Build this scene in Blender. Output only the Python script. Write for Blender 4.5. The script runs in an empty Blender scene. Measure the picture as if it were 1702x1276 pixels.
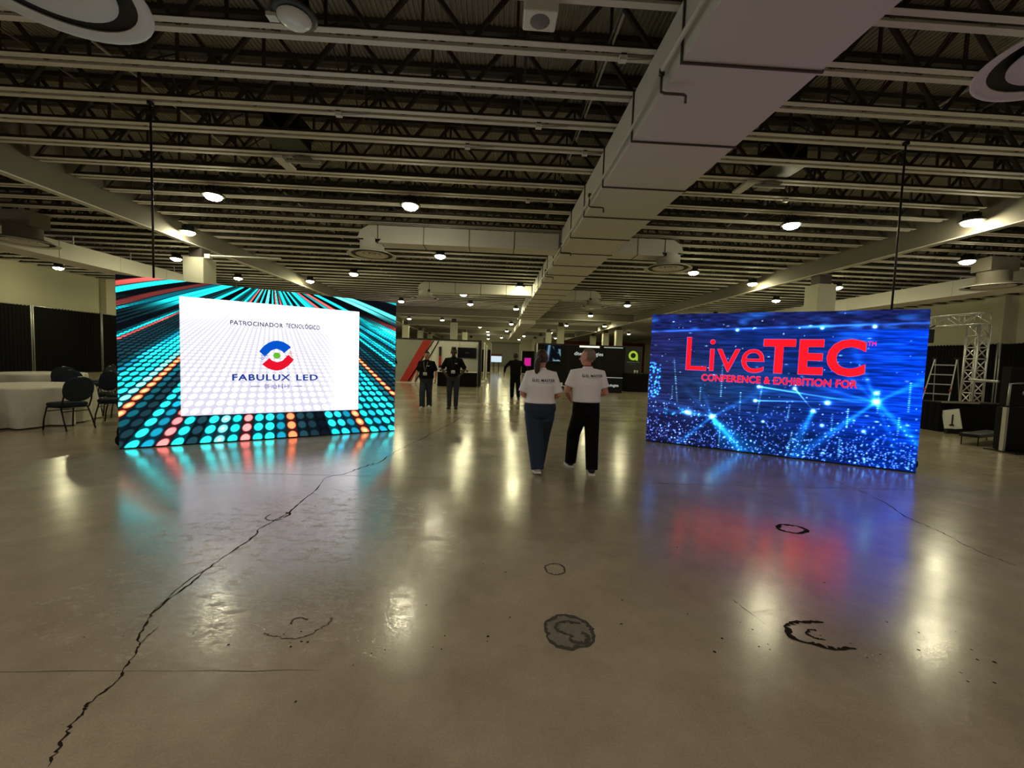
import bpy, math, random
import numpy as np
from mathutils import Vector, Matrix
from mathutils.bvhtree import BVHTree

random.seed(7); RNG = np.random.RandomState(11)
SC = bpy.context.scene
COL = SC.collection

# ------------------------------------------------------------------ camera
HC = 1.56
F_PX = 690.0
yaw, pitch, roll = math.radians(-2.6), math.radians(-3.45), math.radians(1.95)
fw = Vector((-math.sin(yaw)*math.cos(pitch), math.cos(yaw)*math.cos(pitch), math.sin(pitch)))
rt = Vector((math.cos(yaw), math.sin(yaw), 0)); up = rt.cross(fw)
r2 = rt*math.cos(roll) + up*math.sin(roll); u2 = -rt*math.sin(roll) + up*math.cos(roll)
cam_d = bpy.data.cameras.new('camera'); cam = bpy.data.objects.new('camera', cam_d); COL.objects.link(cam)
cam_d.sensor_fit = 'HORIZONTAL'; cam_d.sensor_width = 36.0; cam_d.lens = F_PX/1702*36.0
cam_d.clip_start = 0.05; cam_d.clip_end = 400
cam.matrix_world = Matrix(((r2.x, u2.x, -fw.x, 0), (r2.y, u2.y, -fw.y, 0), (r2.z, u2.z, -fw.z, HC), (0, 0, 0, 1)))
SC.camera = cam

# ------------------------------------------------------------------ world, exposure
w = bpy.data.worlds.new('world'); SC.world = w; w.use_nodes = True
w.node_tree.nodes['Background'].inputs[0].default_value = (0.02, 0.02, 0.018, 1)
w.node_tree.nodes['Background'].inputs[1].default_value = 1.0
SC.view_settings.view_transform = 'Standard'; SC.view_settings.look = 'None'
SC.view_settings.exposure = 0.05; SC.view_settings.gamma = 1.0; SC.view_settings.use_curve_mapping = False
LAMP = 138.0          # radiance of a high-bay lens
SCREEN = 1.15        # radiance of a full-white LED pixel

# ------------------------------------------------------------------ materials
def lin(c):
    c = np.asarray(c, float)/255.0
    return np.where(c <= 0.04045, c/12.92, ((c+0.055)/1.055)**2.4)
def L4(rgb): return tuple(float(x) for x in lin(rgb)) + (1.0,)
MATS = {}
def mat(name, rgb=(128, 128, 128), rough=0.6, metal=0.0, emit=None, strength=1.0, var=0.0, vscale=8.0, spec=0.5, bump=0.0, bscale=40.0):
    if name in MATS: return MATS[name]
    m = bpy.data.materials.new(name); m.use_nodes = True; nt = m.node_tree; b = nt.nodes['Principled BSDF']
    b.inputs['Base Color'].default_value = L4(rgb); b.inputs['Roughness'].default_value = rough
    b.inputs['Metallic'].default_value = metal; b.inputs['Specular IOR Level'].default_value = spec
    if emit is not None:
        b.inputs['Emission Color'].default_value = L4(emit); b.inputs['Emission Strength'].default_value = strength
    if var > 0 or bump > 0:
        tc = nt.nodes.new('ShaderNodeTexCoord'); n = nt.nodes.new('ShaderNodeTexNoise')
        n.inputs['Scale'].default_value = vscale; n.inputs['Detail'].default_value = 5
        nt.links.new(tc.outputs['Object'], n.inputs['Vector'])
        if var > 0:
            r = nt.nodes.new('ShaderNodeMix'); r.data_type = 'RGBA'
            base = np.array(L4(rgb)[:3])
            r.inputs['A'].default_value = tuple(base*(1-var))+(1,); r.inputs['B'].default_value = tuple(np.minimum(base*(1+var), 1))+(1,)
            nt.links.new(n.outputs['Fac'], r.inputs['Factor']); nt.links.new(r.outputs['Result'], b.inputs['Base Color'])
        if bump > 0:
            n2 = nt.nodes.new('ShaderNodeTexNoise'); n2.inputs['Scale'].default_value = bscale; n2.inputs['Detail'].default_value = 4
            nt.links.new(tc.outputs['Object'], n2.inputs['Vector'])
            bp = nt.nodes.new('ShaderNodeBump'); bp.inputs['Strength'].default_value = bump; bp.inputs['Distance'].default_value = 0.01
            nt.links.new(n2.outputs['Fac'], bp.inputs['Height']); nt.links.new(bp.outputs['Normal'], b.inputs['Normal'])
    MATS[name] = m
    return m
def emat(name, rgb, strength):
    if name in MATS: return MATS[name]
    m = bpy.data.materials.new(name); m.use_nodes = True; nt = m.node_tree
    nt.nodes.remove(nt.nodes['Principled BSDF'])
    e = nt.nodes.new('ShaderNodeEmission'); e.inputs[0].default_value = L4(rgb); e.inputs[1].default_value = strength
    nt.links.new(e.outputs[0], nt.nodes['Material Output'].inputs[0]); MATS[name] = m
    return m
def display_mat(name, strength):
    m = bpy.data.materials.new(name); m.use_nodes = True; nt = m.node_tree
    nt.nodes.remove(nt.nodes['Principled BSDF'])
    a = nt.nodes.new('ShaderNodeAttribute'); a.attribute_name = 'pixels'
    e = nt.nodes.new('ShaderNodeEmission'); e.inputs[1].default_value = strength
    nt.links.new(a.outputs['Color'], e.inputs[0]); nt.links.new(e.outputs[0], nt.nodes['Material Output'].inputs[0])
    return m

def floor_material():
    m = bpy.data.materials.new('polished_concrete'); m.use_nodes = True; nt = m.node_tree; b = nt.nodes['Principled BSDF']
    N = nt.nodes.new; LK = nt.links.new
    tc = N('ShaderNodeTexCoord')
    def noise(scale, detail=6, rough=0.6, stretch=None):
        n = N('ShaderNodeTexNoise'); n.inputs['Scale'].default_value = scale; n.inputs['Detail'].default_value = detail; n.inputs['Roughness'].default_value = rough
        if stretch:
            mp = N('ShaderNodeMapping'); mp.inputs['Scale'].default_value = stretch; LK(tc.outputs['Object'], mp.inputs['Vector']); LK(mp.outputs[0], n.inputs['Vector'])
        else: LK(tc.outputs['Object'], n.inputs['Vector'])
        return n
    def ramp(src, stops):
        r = N('ShaderNodeValToRGB'); e = r.color_ramp.elements
        e[0].position, e[0].color = stops[0][0], stops[0][1]; e[1].position, e[1].color = stops[1][0], stops[1][1]
        for p, c in stops[2:]: q = e.new(p); q.color = c
        LK(src, r.inputs['Fac']); return r
    big = noise(0.55, 8, 0.62); mid = noise(3.0, 8, 0.7); fine = noise(90, 4, 0.7); wide = noise(0.7, 6, 0.6, (0.35, 1.6, 1))
    c1 = ramp(big.outputs['Fac'], [(0.3, L4((150, 139, 116))), (0.7, L4((178, 167, 143)))])
    c2 = ramp(mid.outputs['Fac'], [(0.3, (0.80, 0.79, 0.78, 1)), (0.7, (1.08, 1.08, 1.06, 1))])
    c3 = ramp(fine.outputs['Fac'], [(0.3, (0.86, 0.86, 0.86, 1)), (0.7, (1.1, 1.1, 1.1, 1))])
    def mul(a, c):
        x = N('ShaderNodeMix'); x.data_type = 'RGBA'; x.blend_type = 'MULTIPLY'; x.inputs['Factor'].default_value = 1
        LK(a, x.inputs['A']); LK(c, x.inputs['B']); return x.outputs['Result']
    LK(mul(mul(c1.outputs[0], c2.outputs[0]), c3.outputs[0]), b.inputs['Base Color'])
    rg = ramp(wide.outputs['Fac'], [(0.3, (0.12, 0.12, 0.12, 1)), (0.72, (0.23, 0.23, 0.23, 1))])
    b.inputs['Specular IOR Level'].default_value = 0.8
    # faint orange-peel everywhere, a scuffed and pitted worn area around the long crack
    pit = noise(34, 6, 0.8, (1.0, 1.9, 1)); soft = noise(5, 3, 0.5); peel = noise(75, 3, 0.6)
    mp = N('ShaderNodeMapping'); mp.inputs['Location'].default_value = (1.55*.62, -3.35*.55, 0); mp.inputs['Scale'].default_value = (.62, .55, 1); LK(tc.outputs['Object'], mp.inputs['Vector'])
    gr = N('ShaderNodeTexGradient'); gr.gradient_type = 'SPHERICAL'; LK(mp.outputs[0], gr.inputs['Vector'])
    def math_(op, a, b_, c=None):
        x = N('ShaderNodeMath'); x.operation = op
        for i_, q in enumerate((a, b_, c)):
            if q is None: continue
            if isinstance(q, (int, float)): x.inputs[i_].default_value = q
            else: LK(q, x.inputs[i_])
        return x.outputs[0]
    wear = math_('MULTIPLY', math_('MULTIPLY', gr.outputs['Fac'], mid.outputs['Fac']), 2.6)
    pits = math_('MULTIPLY', math_('MAXIMUM', math_('SUBTRACT', .47, pit.outputs['Fac']), 0.0), math_('MULTIPLY_ADD', wear, -2.0, -.6))
    hgt = math_('ADD', math_('MULTIPLY_ADD', soft.outputs['Fac'], .9, pits), math_('MULTIPLY', peel.outputs['Fac'], .22))
    scn = noise(7.5, 9, 0.82, (1.0, 1.7, 1)); sc2 = noise(42, 5, 0.75, (1, 1.4, 1))
    scuff = ramp(scn.outputs['Fac'], [(0.42, (1, 1, 1, 1)), (0.50, (0, 0, 0, 1))]); speck = ramp(sc2.outputs['Fac'], [(0.40, (1, 1, 1, 1)), (0.47, (0, 0, 0, 1))])
    mask = math_('MINIMUM', math_('MULTIPLY', gr.outputs['Fac'], 2.4), 1.0)
    dull = math_('MAXIMUM', math_('MULTIPLY', scuff.outputs[0], mask), math_('MULTIPLY', speck.outputs[0], math_('MULTIPLY_ADD', mask, .6, .16)))
    LK(math_('MULTIPLY_ADD', dull, .22, rg.outputs[0]), b.inputs['Roughness'])
    LK(math_('MULTIPLY_ADD', dull, -.45, .8), b.inputs['Specular IOR Level'])
    bp = N('ShaderNodeBump'); bp.inputs['Strength'].default_value = 0.11; bp.inputs['Distance'].default_value = 0.012
    LK(hgt, bp.inputs['Height']); LK(bp.outputs['Normal'], b.inputs['Normal'])
    return m

# ------------------------------------------------------------------ mesh builder
class MB:
    def __init__(s): s.v = []; s.f = []; s.n = 0
    def add(s, v, f):
        o = s.n; s.v.extend([tuple(map(float, p)) for p in v]); s.n += len(v); s.f.extend([tuple(i+o for i in q) for q in f]); return s
    def box(s, x0, x1, y0, y1, z0, z1):
        v = [(x, y, z) for z in (z0, z1) for y in (y0, y1) for x in (x0, x1)]
        return s.add(v, [(0, 2, 3, 1), (4, 5, 7, 6), (0, 1, 5, 4), (2, 6, 7, 3), (0, 4, 6, 2), (1, 3, 7, 5)])
    def bar(s, p, q, w, h=None, hint=(0, 0, 1)):
        h = h or w; p = Vector(p); q = Vector(q); d = (q-p).normalized(); u = Vector(hint)
        if abs(d.dot(u)) > 0.95: u = Vector((1, 0, 0))
        a = d.cross(u).normalized(); b = a.cross(d)
        v = [c+a*(i*w/2)+b*(j*h/2) for c in (p, q) for j in (-1, 1) for i in (-1, 1)]
        return s.add(v, [(0, 2, 3, 1), (4, 5, 7, 6), (0, 1, 5, 4), (2, 6, 7, 3), (0, 4, 6, 2), (1, 3, 7, 5)])
    def tube(s, pts, r, n=10, flat=(1, 1), hint=(0, 1, 0), cap=True):
        pts = [Vector(p) for p in pts]; m = len(pts)
        rr = r if hasattr(r, '__len__') else [r]*m
        vs = []
        for i, p in enumerate(pts):
            d = (pts[min(i+1, m-1)]-pts[max(i-1, 0)]).normalized(); h = Vector(hint)
            if abs(d.dot(h)) > 0.97: h = Vector((1, 0, 0)) if abs(d.x) < .9 else Vector((0, 0, 1))
            a = d.cross(h).normalized(); b = a.cross(d)
            for k in range(n):
                t = 2*math.pi*k/n; vs.append(p+a*(math.cos(t)*rr[i]*flat[0])+b*(math.sin(t)*rr[i]*flat[1]))
        f = [(i*n+k, i*n+(k+1) % n, (i+1)*n+(k+1) % n, (i+1)*n+k) for i in range(m-1) for k in range(n)]
        if cap: f += [tuple(range(n-1, -1, -1)), tuple((m-1)*n+k for k in range(n))]
        return s.add(vs, f)
    def ell(s, c, r, M=None, nu=14, nv=9):
        vs = []; M = M or Matrix.Identity(3); c = Vector(c)
        for j in range(1, nv):
            t = math.pi*j/nv
            for k in range(nu):
                p = 2*math.pi*k/nu; vs.append(c+M@Vector((r[0]*math.sin(t)*math.cos(p), r[1]*math.sin(t)*math.sin(p), r[2]*math.cos(t))))
        vs += [c+M@Vector((0, 0, r[2])), c-M@Vector((0, 0, r[2]))]; a = len(vs)-2
        f = [(j*nu+k, (j+1)*nu+k, (j+1)*nu+(k+1) % nu, j*nu+(k+1) % nu) for j in range(nv-2) for k in range(nu)]
        f += [(a, k, (k+1) % nu) for k in range(nu)] + [(a+1, (nv-2)*nu+(k+1) % nu, (nv-2)*nu+k) for k in range(nu)]
        return s.add(vs, f)
    def lathe(s, prof, c=(0, 0, 0), n=24):
        vs = []; f = []; m = len(prof)
        for (r, z) in prof:
            for k in range(n):
                t = 2*math.pi*k/n; vs.append((c[0]+r*math.cos(t), c[1]+r*math.sin(t), c[2]+z))
        f = [(i*n+k, i*n+(k+1) % n, (i+1)*n+(k+1) % n, (i+1)*n+k) for i in range(m-1) for k in range(n)]
        return s.add(vs, f)
    def stack(s, rows, n=20):
        """rows of (z, rx, ry, cx, cy): a closed loft of ellipses"""
        vs = []; m = len(rows)
        for (z, rx, ry, cx, cy) in rows:
            for k in range(n):
                t = 2*math.pi*k/n; vs.append((cx+rx*math.cos(t), cy+ry*math.sin(t), z))
        f = [(i*n+k, i*n+(k+1) % n, (i+1)*n+(k+1) % n, (i+1)*n+k) for i in range(m-1) for k in range(n)]
        f += [tuple(range(n-1, -1, -1)), tuple((m-1)*n+k for k in range(n))]
        return s.add(vs, f)
    def mesh(s, name, smooth=False):
        me = bpy.data.meshes.new(name); me.from_pydata(s.v, [], s.f); me.update()
        if smooth:
            me.polygons.foreach_set('use_smooth', [True]*len(me.polygons))
        return me
    def build(s, name, m, parent=None, smooth=False, loc=None, rz=0):
        return link(name, s.mesh(name, smooth), m, parent, loc, rz)

def link(name, me, m=None, parent=None, loc=None, rz=0):
    o = bpy.data.objects.new(name, me); COL.objects.link(o)
    if m is not None and not me.materials: me.materials.append(m)
    if parent is not None: o.parent = parent
    if loc is not None: o.location = loc
    if rz: o.rotation_euler = (0, 0, rz)
    return o
def tag(o, label, cat=None, group=None, kind=None):
    o['label'] = label
    if cat: o['category'] = cat
    if group: o['group'] = group
    if kind: o['kind'] = kind
    return o
def empty(name, loc=(0, 0, 0), rz=0):
    o = bpy.data.objects.new(name, None); COL.objects.link(o); o.location = loc; o.rotation_euler = (0, 0, rz); o.empty_display_size = .2
    return o
def copy_tree(o, parent=None):
    c = o.copy(); COL.objects.link(c); c.parent = parent
    for ch in [x for x in bpy.data.objects if x.parent == o]: copy_tree(ch, c)
    return c

def bevel_smooth(o, width=0.01, seg=2):
    md = o.modifiers.new('bevel', 'BEVEL'); md.width = width; md.segments = seg; md.limit_method = 'ANGLE'
    return o
def remesh(o, voxel, it=3, fac=0.5):
    md = o.modifiers.new('remesh', 'REMESH'); md.mode = 'VOXEL'; md.voxel_size = voxel; md.use_smooth_shade = True
    sm = o.modifiers.new('smooth', 'SMOOTH'); sm.factor = fac; sm.iterations = it
    dg = bpy.context.evaluated_depsgraph_get(); dg.update()
    me = bpy.data.meshes.new_from_object(o.evaluated_get(dg)); old = o.data
    o.modifiers.clear(); mats = list(old.materials); o.data = me
    if not me.materials:
        for m in mats: me.materials.append(m)
    me.polygons.foreach_set('use_smooth', [True]*len(me.polygons)); bpy.data.meshes.remove(old)
    return o

def text_verts(body, offset=0.0, spacing=1.0, res=4):
    cu = bpy.data.curves.new('t', 'FONT'); cu.body = body; cu.offset = offset; cu.space_character = spacing; cu.resolution_u = res; cu.fill_mode = 'FRONT'
    o = bpy.data.objects.new('t', cu); COL.objects.link(o)
    dg = bpy.context.evaluated_depsgraph_get(); dg.update()
    me = bpy.data.meshes.new_from_object(o.evaluated_get(dg))
    v = np.array([x.co[:2] for x in me.vertices]); f = [tuple(p.vertices) for p in me.polygons]
    bpy.data.objects.remove(o); bpy.data.curves.remove(cu); bpy.data.meshes.remove(me)
    return v, f
def fit(v, x0, x1, z0=None, z1=None, box=None):
    """scale 2-D outline so that it spans x0..x1 and z0..z1"""
    a = v.min(0) if box is None else box[0]; b = v.max(0) if box is None else box[1]
    sx = (x1-x0)/(b[0]-a[0]); sz = sx if z1 is None else (z1-z0)/(b[1]-a[1])
    return np.stack([x0+(v[:, 0]-a[0])*sx, z0+(v[:, 1]-a[1])*sz], 1)
def lettering(name, body, m, parent, x0, x1, z0, z1=None, y=-0.004, offset=0.0, spacing=1.0, box=None):
    """flat writing in the parent's XZ plane, read from -Y"""
    v, f = text_verts(body, offset, spacing); p = fit(v, x0, x1, z0, z1, box)
    me = bpy.data.meshes.new(name); me.from_pydata([(a, y, b) for a, b in p], [], f); me.update()
    return link(name, me, m, parent)
def flat(name, polys, m, parent, y=-0.004):
    """flat polygons [(x,z)...] in the parent's XZ plane"""
    mb = MB()
    for q in polys: mb.add([(a, y, b) for a, b in q], [tuple(range(len(q)))])
    return mb.build(name, m, parent)

# ================================================================== THE HALL
X0, X1, Y0, Y1 = -24.0, 26.0, -10.0, 84.0
BL, BR = -10.2, 11.75            # girder lines
ZJ, ZD = 5.54, 6.36              # joist soffit, roof deck
M_floor = floor_material()
M_deck = mat('deck_grey', (156, 151, 136), 0.55, 0.0, var=.12, vscale=1.5)
M_web = mat('joist_dark', (64, 57, 50), 0.7, var=.2, vscale=3)  # dark rusty brown, with the weaker light near the deck put in too
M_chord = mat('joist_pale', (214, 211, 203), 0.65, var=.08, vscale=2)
M_duct = mat('duct_paint', (214, 211, 206), 0.55, var=.05, vscale=2, bump=.03, bscale=60)
M_seam = mat('seam_dark', (70, 62, 60), 0.6)
M_pale = mat('pale_wall', (196, 192, 168), 0.8, var=.06, vscale=.8)
M_conc = mat('column_paint', (198, 196, 178), 0.7, var=.07, vscale=2)
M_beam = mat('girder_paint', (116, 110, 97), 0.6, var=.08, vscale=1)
M_black = mat('black_cloth', (10, 10, 11), 0.9, var=.3, vscale=6, spec=.2)
M_dark = mat('black_metal', (20, 20, 21), 0.45, 0.3)
M_alu = mat('aluminium', (205, 205, 200), 0.35, 0.85)
M_white = mat('white_paint', (225, 225, 218), 0.5)
M_grey = mat('grey_panel', (135, 137, 128), 0.7)
M_steel = mat('galvanised', (170, 172, 170), 0.4, 0.6)

fl = MB().add([(X0, Y0, 0), (X1, Y0, 0), (X1, Y1, 0), (X0, Y1, 0)], [(0, 1, 2, 3)]).build('floor', M_floor)
tag(fl, 'polished tan concrete hall floor with cracks and patches', kind='structure')
def wall(name, label, *b):
    o = MB().box(*b).build(name, M_pale); return tag(o, label, kind='structure')
wall('wall_left', 'pale upper wall above black drapes beside the round tables', X0-.2, X0, Y0, Y1, 0, ZD+.1)
wall('wall_right', 'pale wall above black drapes behind the truss tower', X1, X1+.2, Y0, Y1, 0, ZD+.1)
wall('wall_back', 'pale end wall around the roller door far away', X0, X1, Y1, Y1+.2, 0, ZD+.1)
wall('wall_front', 'pale wall closing the near end of the hall', X0, X1, Y0-.2, Y0, 0, ZD+.1)
# pilasters on the side walls
for i, yy in enumerate((14.2, 20.5, 27, 33.5)):
    tag(MB().box(X0, X0+.35, yy-.45, yy+.45, 0, ZD).build('wall_left_pilaster', M_pale, bpy.data.objects['wall_left']), 'pale pilaster')
    tag(MB().box(X1-.35, X1, yy-.45, yy+.45, 0, ZD).build('wall_right_pilaster', M_pale, bpy.data.objects['wall_right']), 'pale pilaster')

# roof deck: real corrugation, ribs running down the hall
pitchx = 0.0735; mb = MB(); xs = np.arange(X0, X1, pitchx); v = []; f = []
prof = [(0, 0), (.30, 0), (.42, .022), (.88, .022)]
line = [(x+a*pitchx, ZD+d) for x in xs for a, d in prof]
n = len(line)
for (x, z) in line: v += [(x, Y0, z), (x, Y1, z)]
f = [(2*i, 2*i+1, 2*i+3, 2*i+2) for i in range(n-1)]
deck = mb.add(v, f).build('ceiling', M_deck); tag(deck, 'corrugated metal roof deck over open web joists', kind='structure')

def joist_meshes(xa, xb, webs=True, seed=0):
    """top chord + web, and the pale bottom chord (two angles with a gap)"""
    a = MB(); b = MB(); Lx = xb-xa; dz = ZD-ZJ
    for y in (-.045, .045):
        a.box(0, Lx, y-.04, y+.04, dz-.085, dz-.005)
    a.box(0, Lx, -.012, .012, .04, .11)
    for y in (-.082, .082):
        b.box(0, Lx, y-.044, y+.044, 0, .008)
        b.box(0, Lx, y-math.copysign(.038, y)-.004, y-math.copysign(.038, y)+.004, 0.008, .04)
    if webs:
        npan = max(4, int(round(Lx/1.22))); p = Lx/npan
        for i in range(npan):
            x = i*p
            for (xa_, za, xb_, zb) in ((x, .03, x+p/2, dz-.04), (x+p/2, dz-.04, x+p, .03)):
                a.bar((xa_, 0, za), (xb_, 0, zb), .05, .055, (0, 1, 0))
            a.bar((x+p/2, 0, .03), (x+p/2, 0, dz-.04), .034, .034, (0, 1, 0))
    return a.mesh('joist'), b.mesh('bottom_chord')
JY0, JS = 5.576-.836*7, .8355
bays = ((X0+.02, BL-.12), (BL+.12, BR-.12), (BR+.12, X1-.02))
NJ = 50
for bi, (xa, xb) in enumerate(bays):
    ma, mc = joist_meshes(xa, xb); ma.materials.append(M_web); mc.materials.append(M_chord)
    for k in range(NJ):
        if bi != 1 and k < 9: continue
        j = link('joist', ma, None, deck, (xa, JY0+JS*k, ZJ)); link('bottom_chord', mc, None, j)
    far_a, far_b = MB(), MB()
    sa, sb = joist_meshes(xa, xb, False)
    va = [tuple(x.co) for x in sa.vertices]; fa = [tuple(p.vertices) for p in sa.polygons]
    vb = [tuple(x.co) for x in sb.vertices]; fb = [tuple(p.vertices) for p in sb.polygons]
    k = NJ
    while JY0+JS*k < Y1-.3:
        off = np.array((xa, JY0+JS*k, ZJ)); far_a.add(np.array(va)+off, fa); far_b.add(np.array(vb)+off, fb); k += 1
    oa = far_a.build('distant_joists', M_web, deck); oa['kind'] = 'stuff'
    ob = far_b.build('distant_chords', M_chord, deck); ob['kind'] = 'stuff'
for x in (-6.6, 1.35, 7.4):
    MB().bar((x, 0, ZJ+.115), (x, Y1, ZJ+.115), .022).build('bridging', M_beam, deck)
    MB().bar((x+.25, 0, ZD-.12), (x+.25, 45, ZD-.12), .03).build('bridging', M_chord, deck)
    # cross bridging rods between some of the joists
for x in (-8.0, -5.2, -2.4, .3, 5.6, 8.2):
    m = MB()
    for k in range(6, 26, 1):
        y = JY0+JS*k
        m.bar((x, y, ZJ+.05), (x, y+JS, ZD-.05), .018); m.bar((x+.03, y, ZD-.05), (x+.03, y+JS, ZJ+.05), .018)
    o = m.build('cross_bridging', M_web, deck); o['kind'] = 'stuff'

# girders along the hall and cross beams far away (I sections)
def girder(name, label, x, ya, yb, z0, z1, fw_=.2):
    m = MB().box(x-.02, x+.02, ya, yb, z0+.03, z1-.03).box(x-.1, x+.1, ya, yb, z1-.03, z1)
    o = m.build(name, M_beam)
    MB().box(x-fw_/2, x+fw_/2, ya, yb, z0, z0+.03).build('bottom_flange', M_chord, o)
    return tag(o, label, kind='structure')
girder('beam', 'long steel girder above the white sponsor screen and tables', BL, Y0, Y1, 5.0, ZD-.02)
girder('beam', 'long steel girder above the blue screen and truss tower', BR, Y0, Y1, 5.0, ZD-.02)
for (xa, xb, yy, lab) in ((BL+.2, BR-.2, 34.6, 'cross beam spanning the hall behind the exhibition booths'), (BL+.2, BR-.2, 46.5, 'farther cross beam over the second pair of columns'), (BL+.2, BR-.2, 60, 'farthest cross beam before the roller door')):
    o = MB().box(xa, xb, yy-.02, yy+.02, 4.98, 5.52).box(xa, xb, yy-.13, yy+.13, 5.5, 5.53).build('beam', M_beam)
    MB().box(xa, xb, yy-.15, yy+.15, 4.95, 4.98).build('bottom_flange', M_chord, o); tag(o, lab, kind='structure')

# columns
def column(x, y, s, z1, label):
    o = MB().box(x-s/2, x+s/2, y-s/2, y+s/2, 0, z1-.35).build('column', M_conc); bevel_smooth(o, .02)
    MB().box(x-s*.32, x+s*.32, y-s*.32, y+s*.32, z1-.35, z1).build('capital', M_seam, o)
    return tag(o, label, kind='structure')
column(BL-.1, 15.1, .68, 5.0, 'thick pale column behind the sponsor screen')
column(BR+.2, 15.0, .68, 5.0, 'thick pale column behind the blue screen')
for i, y in enumerate((38, 52, 66)): column(-3.7, y, .62, 5.0, ('pale column directly behind the red striped booth', 'purple tinted column next along behind the red striped booth', 'third far column beside the aisle, red striped booth side')[i])
for i, y in enumerate((38, 46.5, 54.5, 62)): column(6.0, y, .62, 5.0, ('bright column rising behind the black booth', 'second column behind the black booth', 'third column behind the black booth', 'fourth and farthest column behind the black booth')[i])
for i, y in enumerate((46, 55, 63)): column(-9.7, y, .66, 5.2, ('column rising over the grey part of the red striped booth', 'middle of three far columns over the red striped booth', 'most distant column over the red striped booth')[i])
for i, y in enumerate((42, 47, 53)): column(12.6, y, .66, 5.2, ('column before the red drapes beside the green ring logo', 'column over the black booth left of the green ring logo', 'small distant column over the middle of the black booth')[i])

# roller door in the far wall
dr = empty('door_1', (2.27, Y1, 0)); tag(dr, 'closed grey roller door in the far end wall', kind='structure')
for k in range(24): MB().box(-2.8, 2.8, -.06, -.02, k*.19, k*.19+.17).build('slat', M_grey, dr)
MB().box(-2.95, 2.95, -.32, -.02, 4.56, 4.9).build('housing', M_beam, dr)
for sx in (-2.88, 2.88): MB().box(sx-.08, sx+.08, -.12, 0, 0, 4.6).build('guide_rail', M_steel, dr)

# ------------------------------------------------------------------ floor wear
M_crack = mat('crack_dark', (44, 40, 34), 1.0, spec=0)
M_patch = mat('patch_grey', (112, 106, 92), 0.6, var=.35, vscale=14, bump=.6, bscale=30)
M_joint = mat('joint_line', (96, 88, 72), 1.0, spec=0)
def ribbon(name, pts, wd, m, jag=.012, z=.0012, sub=5):
    pts = [np.array(p, float) for p in pts]; q = []
    for a, b in zip(pts[:-1], pts[1:]):
        for t in np.linspace(0, 1, sub, endpoint=False):
            q.append(a+(b-a)*t+RNG.uniform(-jag, jag, 2)*(0.3 if t == 0 else 1))
    q.append(pts[-1]); v = []; n_ = len(q)
    for i, p in enumerate(q):
        d = q[min(i+1, n_-1)]-q[max(i-1, 0)]; d = d/(np.linalg.norm(d)+1e-9); nn = np.array((-d[1], d[0]))
        ww = wd*RNG.uniform(.25, 1.5)*min(1, .25+i/4, .25+(n_-1-i)/4)
        v += [(*(p+nn*ww/2), z), (*(p-nn*ww/2), z)]
    return MB().add(v, [(2*i, 2*i+1, 2*i+3, 2*i+2) for i in range(n_-1)]).build(name, m, fl)
crack = [(-1.595, 1.517), (-1.631, 1.576), (-1.659, 1.651), (-1.689, 1.695), (-1.698, 1.768), (-1.717, 1.785), (-1.708, 1.862), (-1.712, 1.942), (-1.747, 2.02), (-1.78, 2.114), (-1.81, 2.175), (-1.869, 2.238), (-1.908, 2.33), (-1.956, 2.423), (-1.971, 2.579), (-1.961, 2.75), (-1.987, 2.945), (-1.985, 3.126), (-1.965, 3.356), (-1.966, 3.511), (-2.008, 3.65), (-1.976, 3.835), (-1.939, 4.039), (-1.962, 4.345), (-1.978, 4.751), (-2.06, 5.211)]
ribbon('crack', crack, .011, M_crack, .008)
ribbon('crack', [(-1.81, 2.175), (-1.822, 2.25), (-1.83, 2.33)], .006, M_crack, .004)
ribbon('crack', [(-1.956, 2.423), (-2.03, 2.397)], .005, M_crack, .004)
ribbon('crack', [(-1.956, 2.423), (-1.995, 2.648), (-2.01, 2.835), (-1.985, 2.95)], .006, M_crack, .004)
ribbon('crack', [(-2.06, 5.211), (-1.87, 5.436), (-1.732, 5.791), (-1.61, 6.03), (-1.522, 6.848), (-1.433, 7.293), (-1.184, 8.541), (-0.923, 9.856), (-0.716, 11.618)], .014, M_crack, .03)
ribbon('crack', [(4.884, 5.749), (4.821, 5.179), (4.745, 4.754), (4.636, 4.473), (4.497, 4.182), (4.482, 3.998), (4.46, 3.797), (4.369, 3.554), (4.334, 3.315), (4.364, 3.15)], .010, M_crack, .01)
ribbon('crack', [(1.64, 2.66), (1.66, 2.55), (1.70, 2.36)], .006, M_crack, .006)
ribbon('control_joint', [(-4.4, 5.34), (6.9, 5.19)], .006, M_joint, .002, z=.001, sub=14)
ribbon('control_joint', [(-9, 10.35), (9, 10.2)], .008, M_joint, .002, z=.001, sub=14)
ribbon('control_joint', [(-3.2, 1.98), (-.8, 1.99)], .004, M_joint, .006, z=.001, sub=14)
def ring(cx, cy, rx, ry, m, wd, a0=0, a1=360, filled=False, seed=1):
    rs = np.random.RandomState(seed); n_ = 44; ang = np.radians(np.linspace(a0, a1, n_)); v = []
    wob = np.cumsum(rs.normal(0, .035, n_)); wob -= np.linspace(wob[0], wob[-1], n_)
    for i, t in enumerate(ang):
        ro = 1+wob[i]; ri = ro-wd*rs.uniform(.35, 1.3)
        v += [(cx+rx*ro*math.cos(t), cy+ry*ro*math.sin(t), .0014), (cx+rx*ri*math.cos(t), cy+ry*ri*math.sin(t), .0014)]
    MB().add(v, [(2*i, 2*i+1, 2*i+3, 2*i+2) for i in range(n_-1)]).build('worn_ring', m, fl)
    if filled:
        v = [(cx+rx*.97*(1+wob[i])*math.cos(t), cy+ry*.97*(1+wob[i])*math.sin(t), .0008) for i, t in enumerate(ang)]
        MB().add(v, [tuple(range(n_-1))]).build('repair_patch', M_patch, fl)
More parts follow.
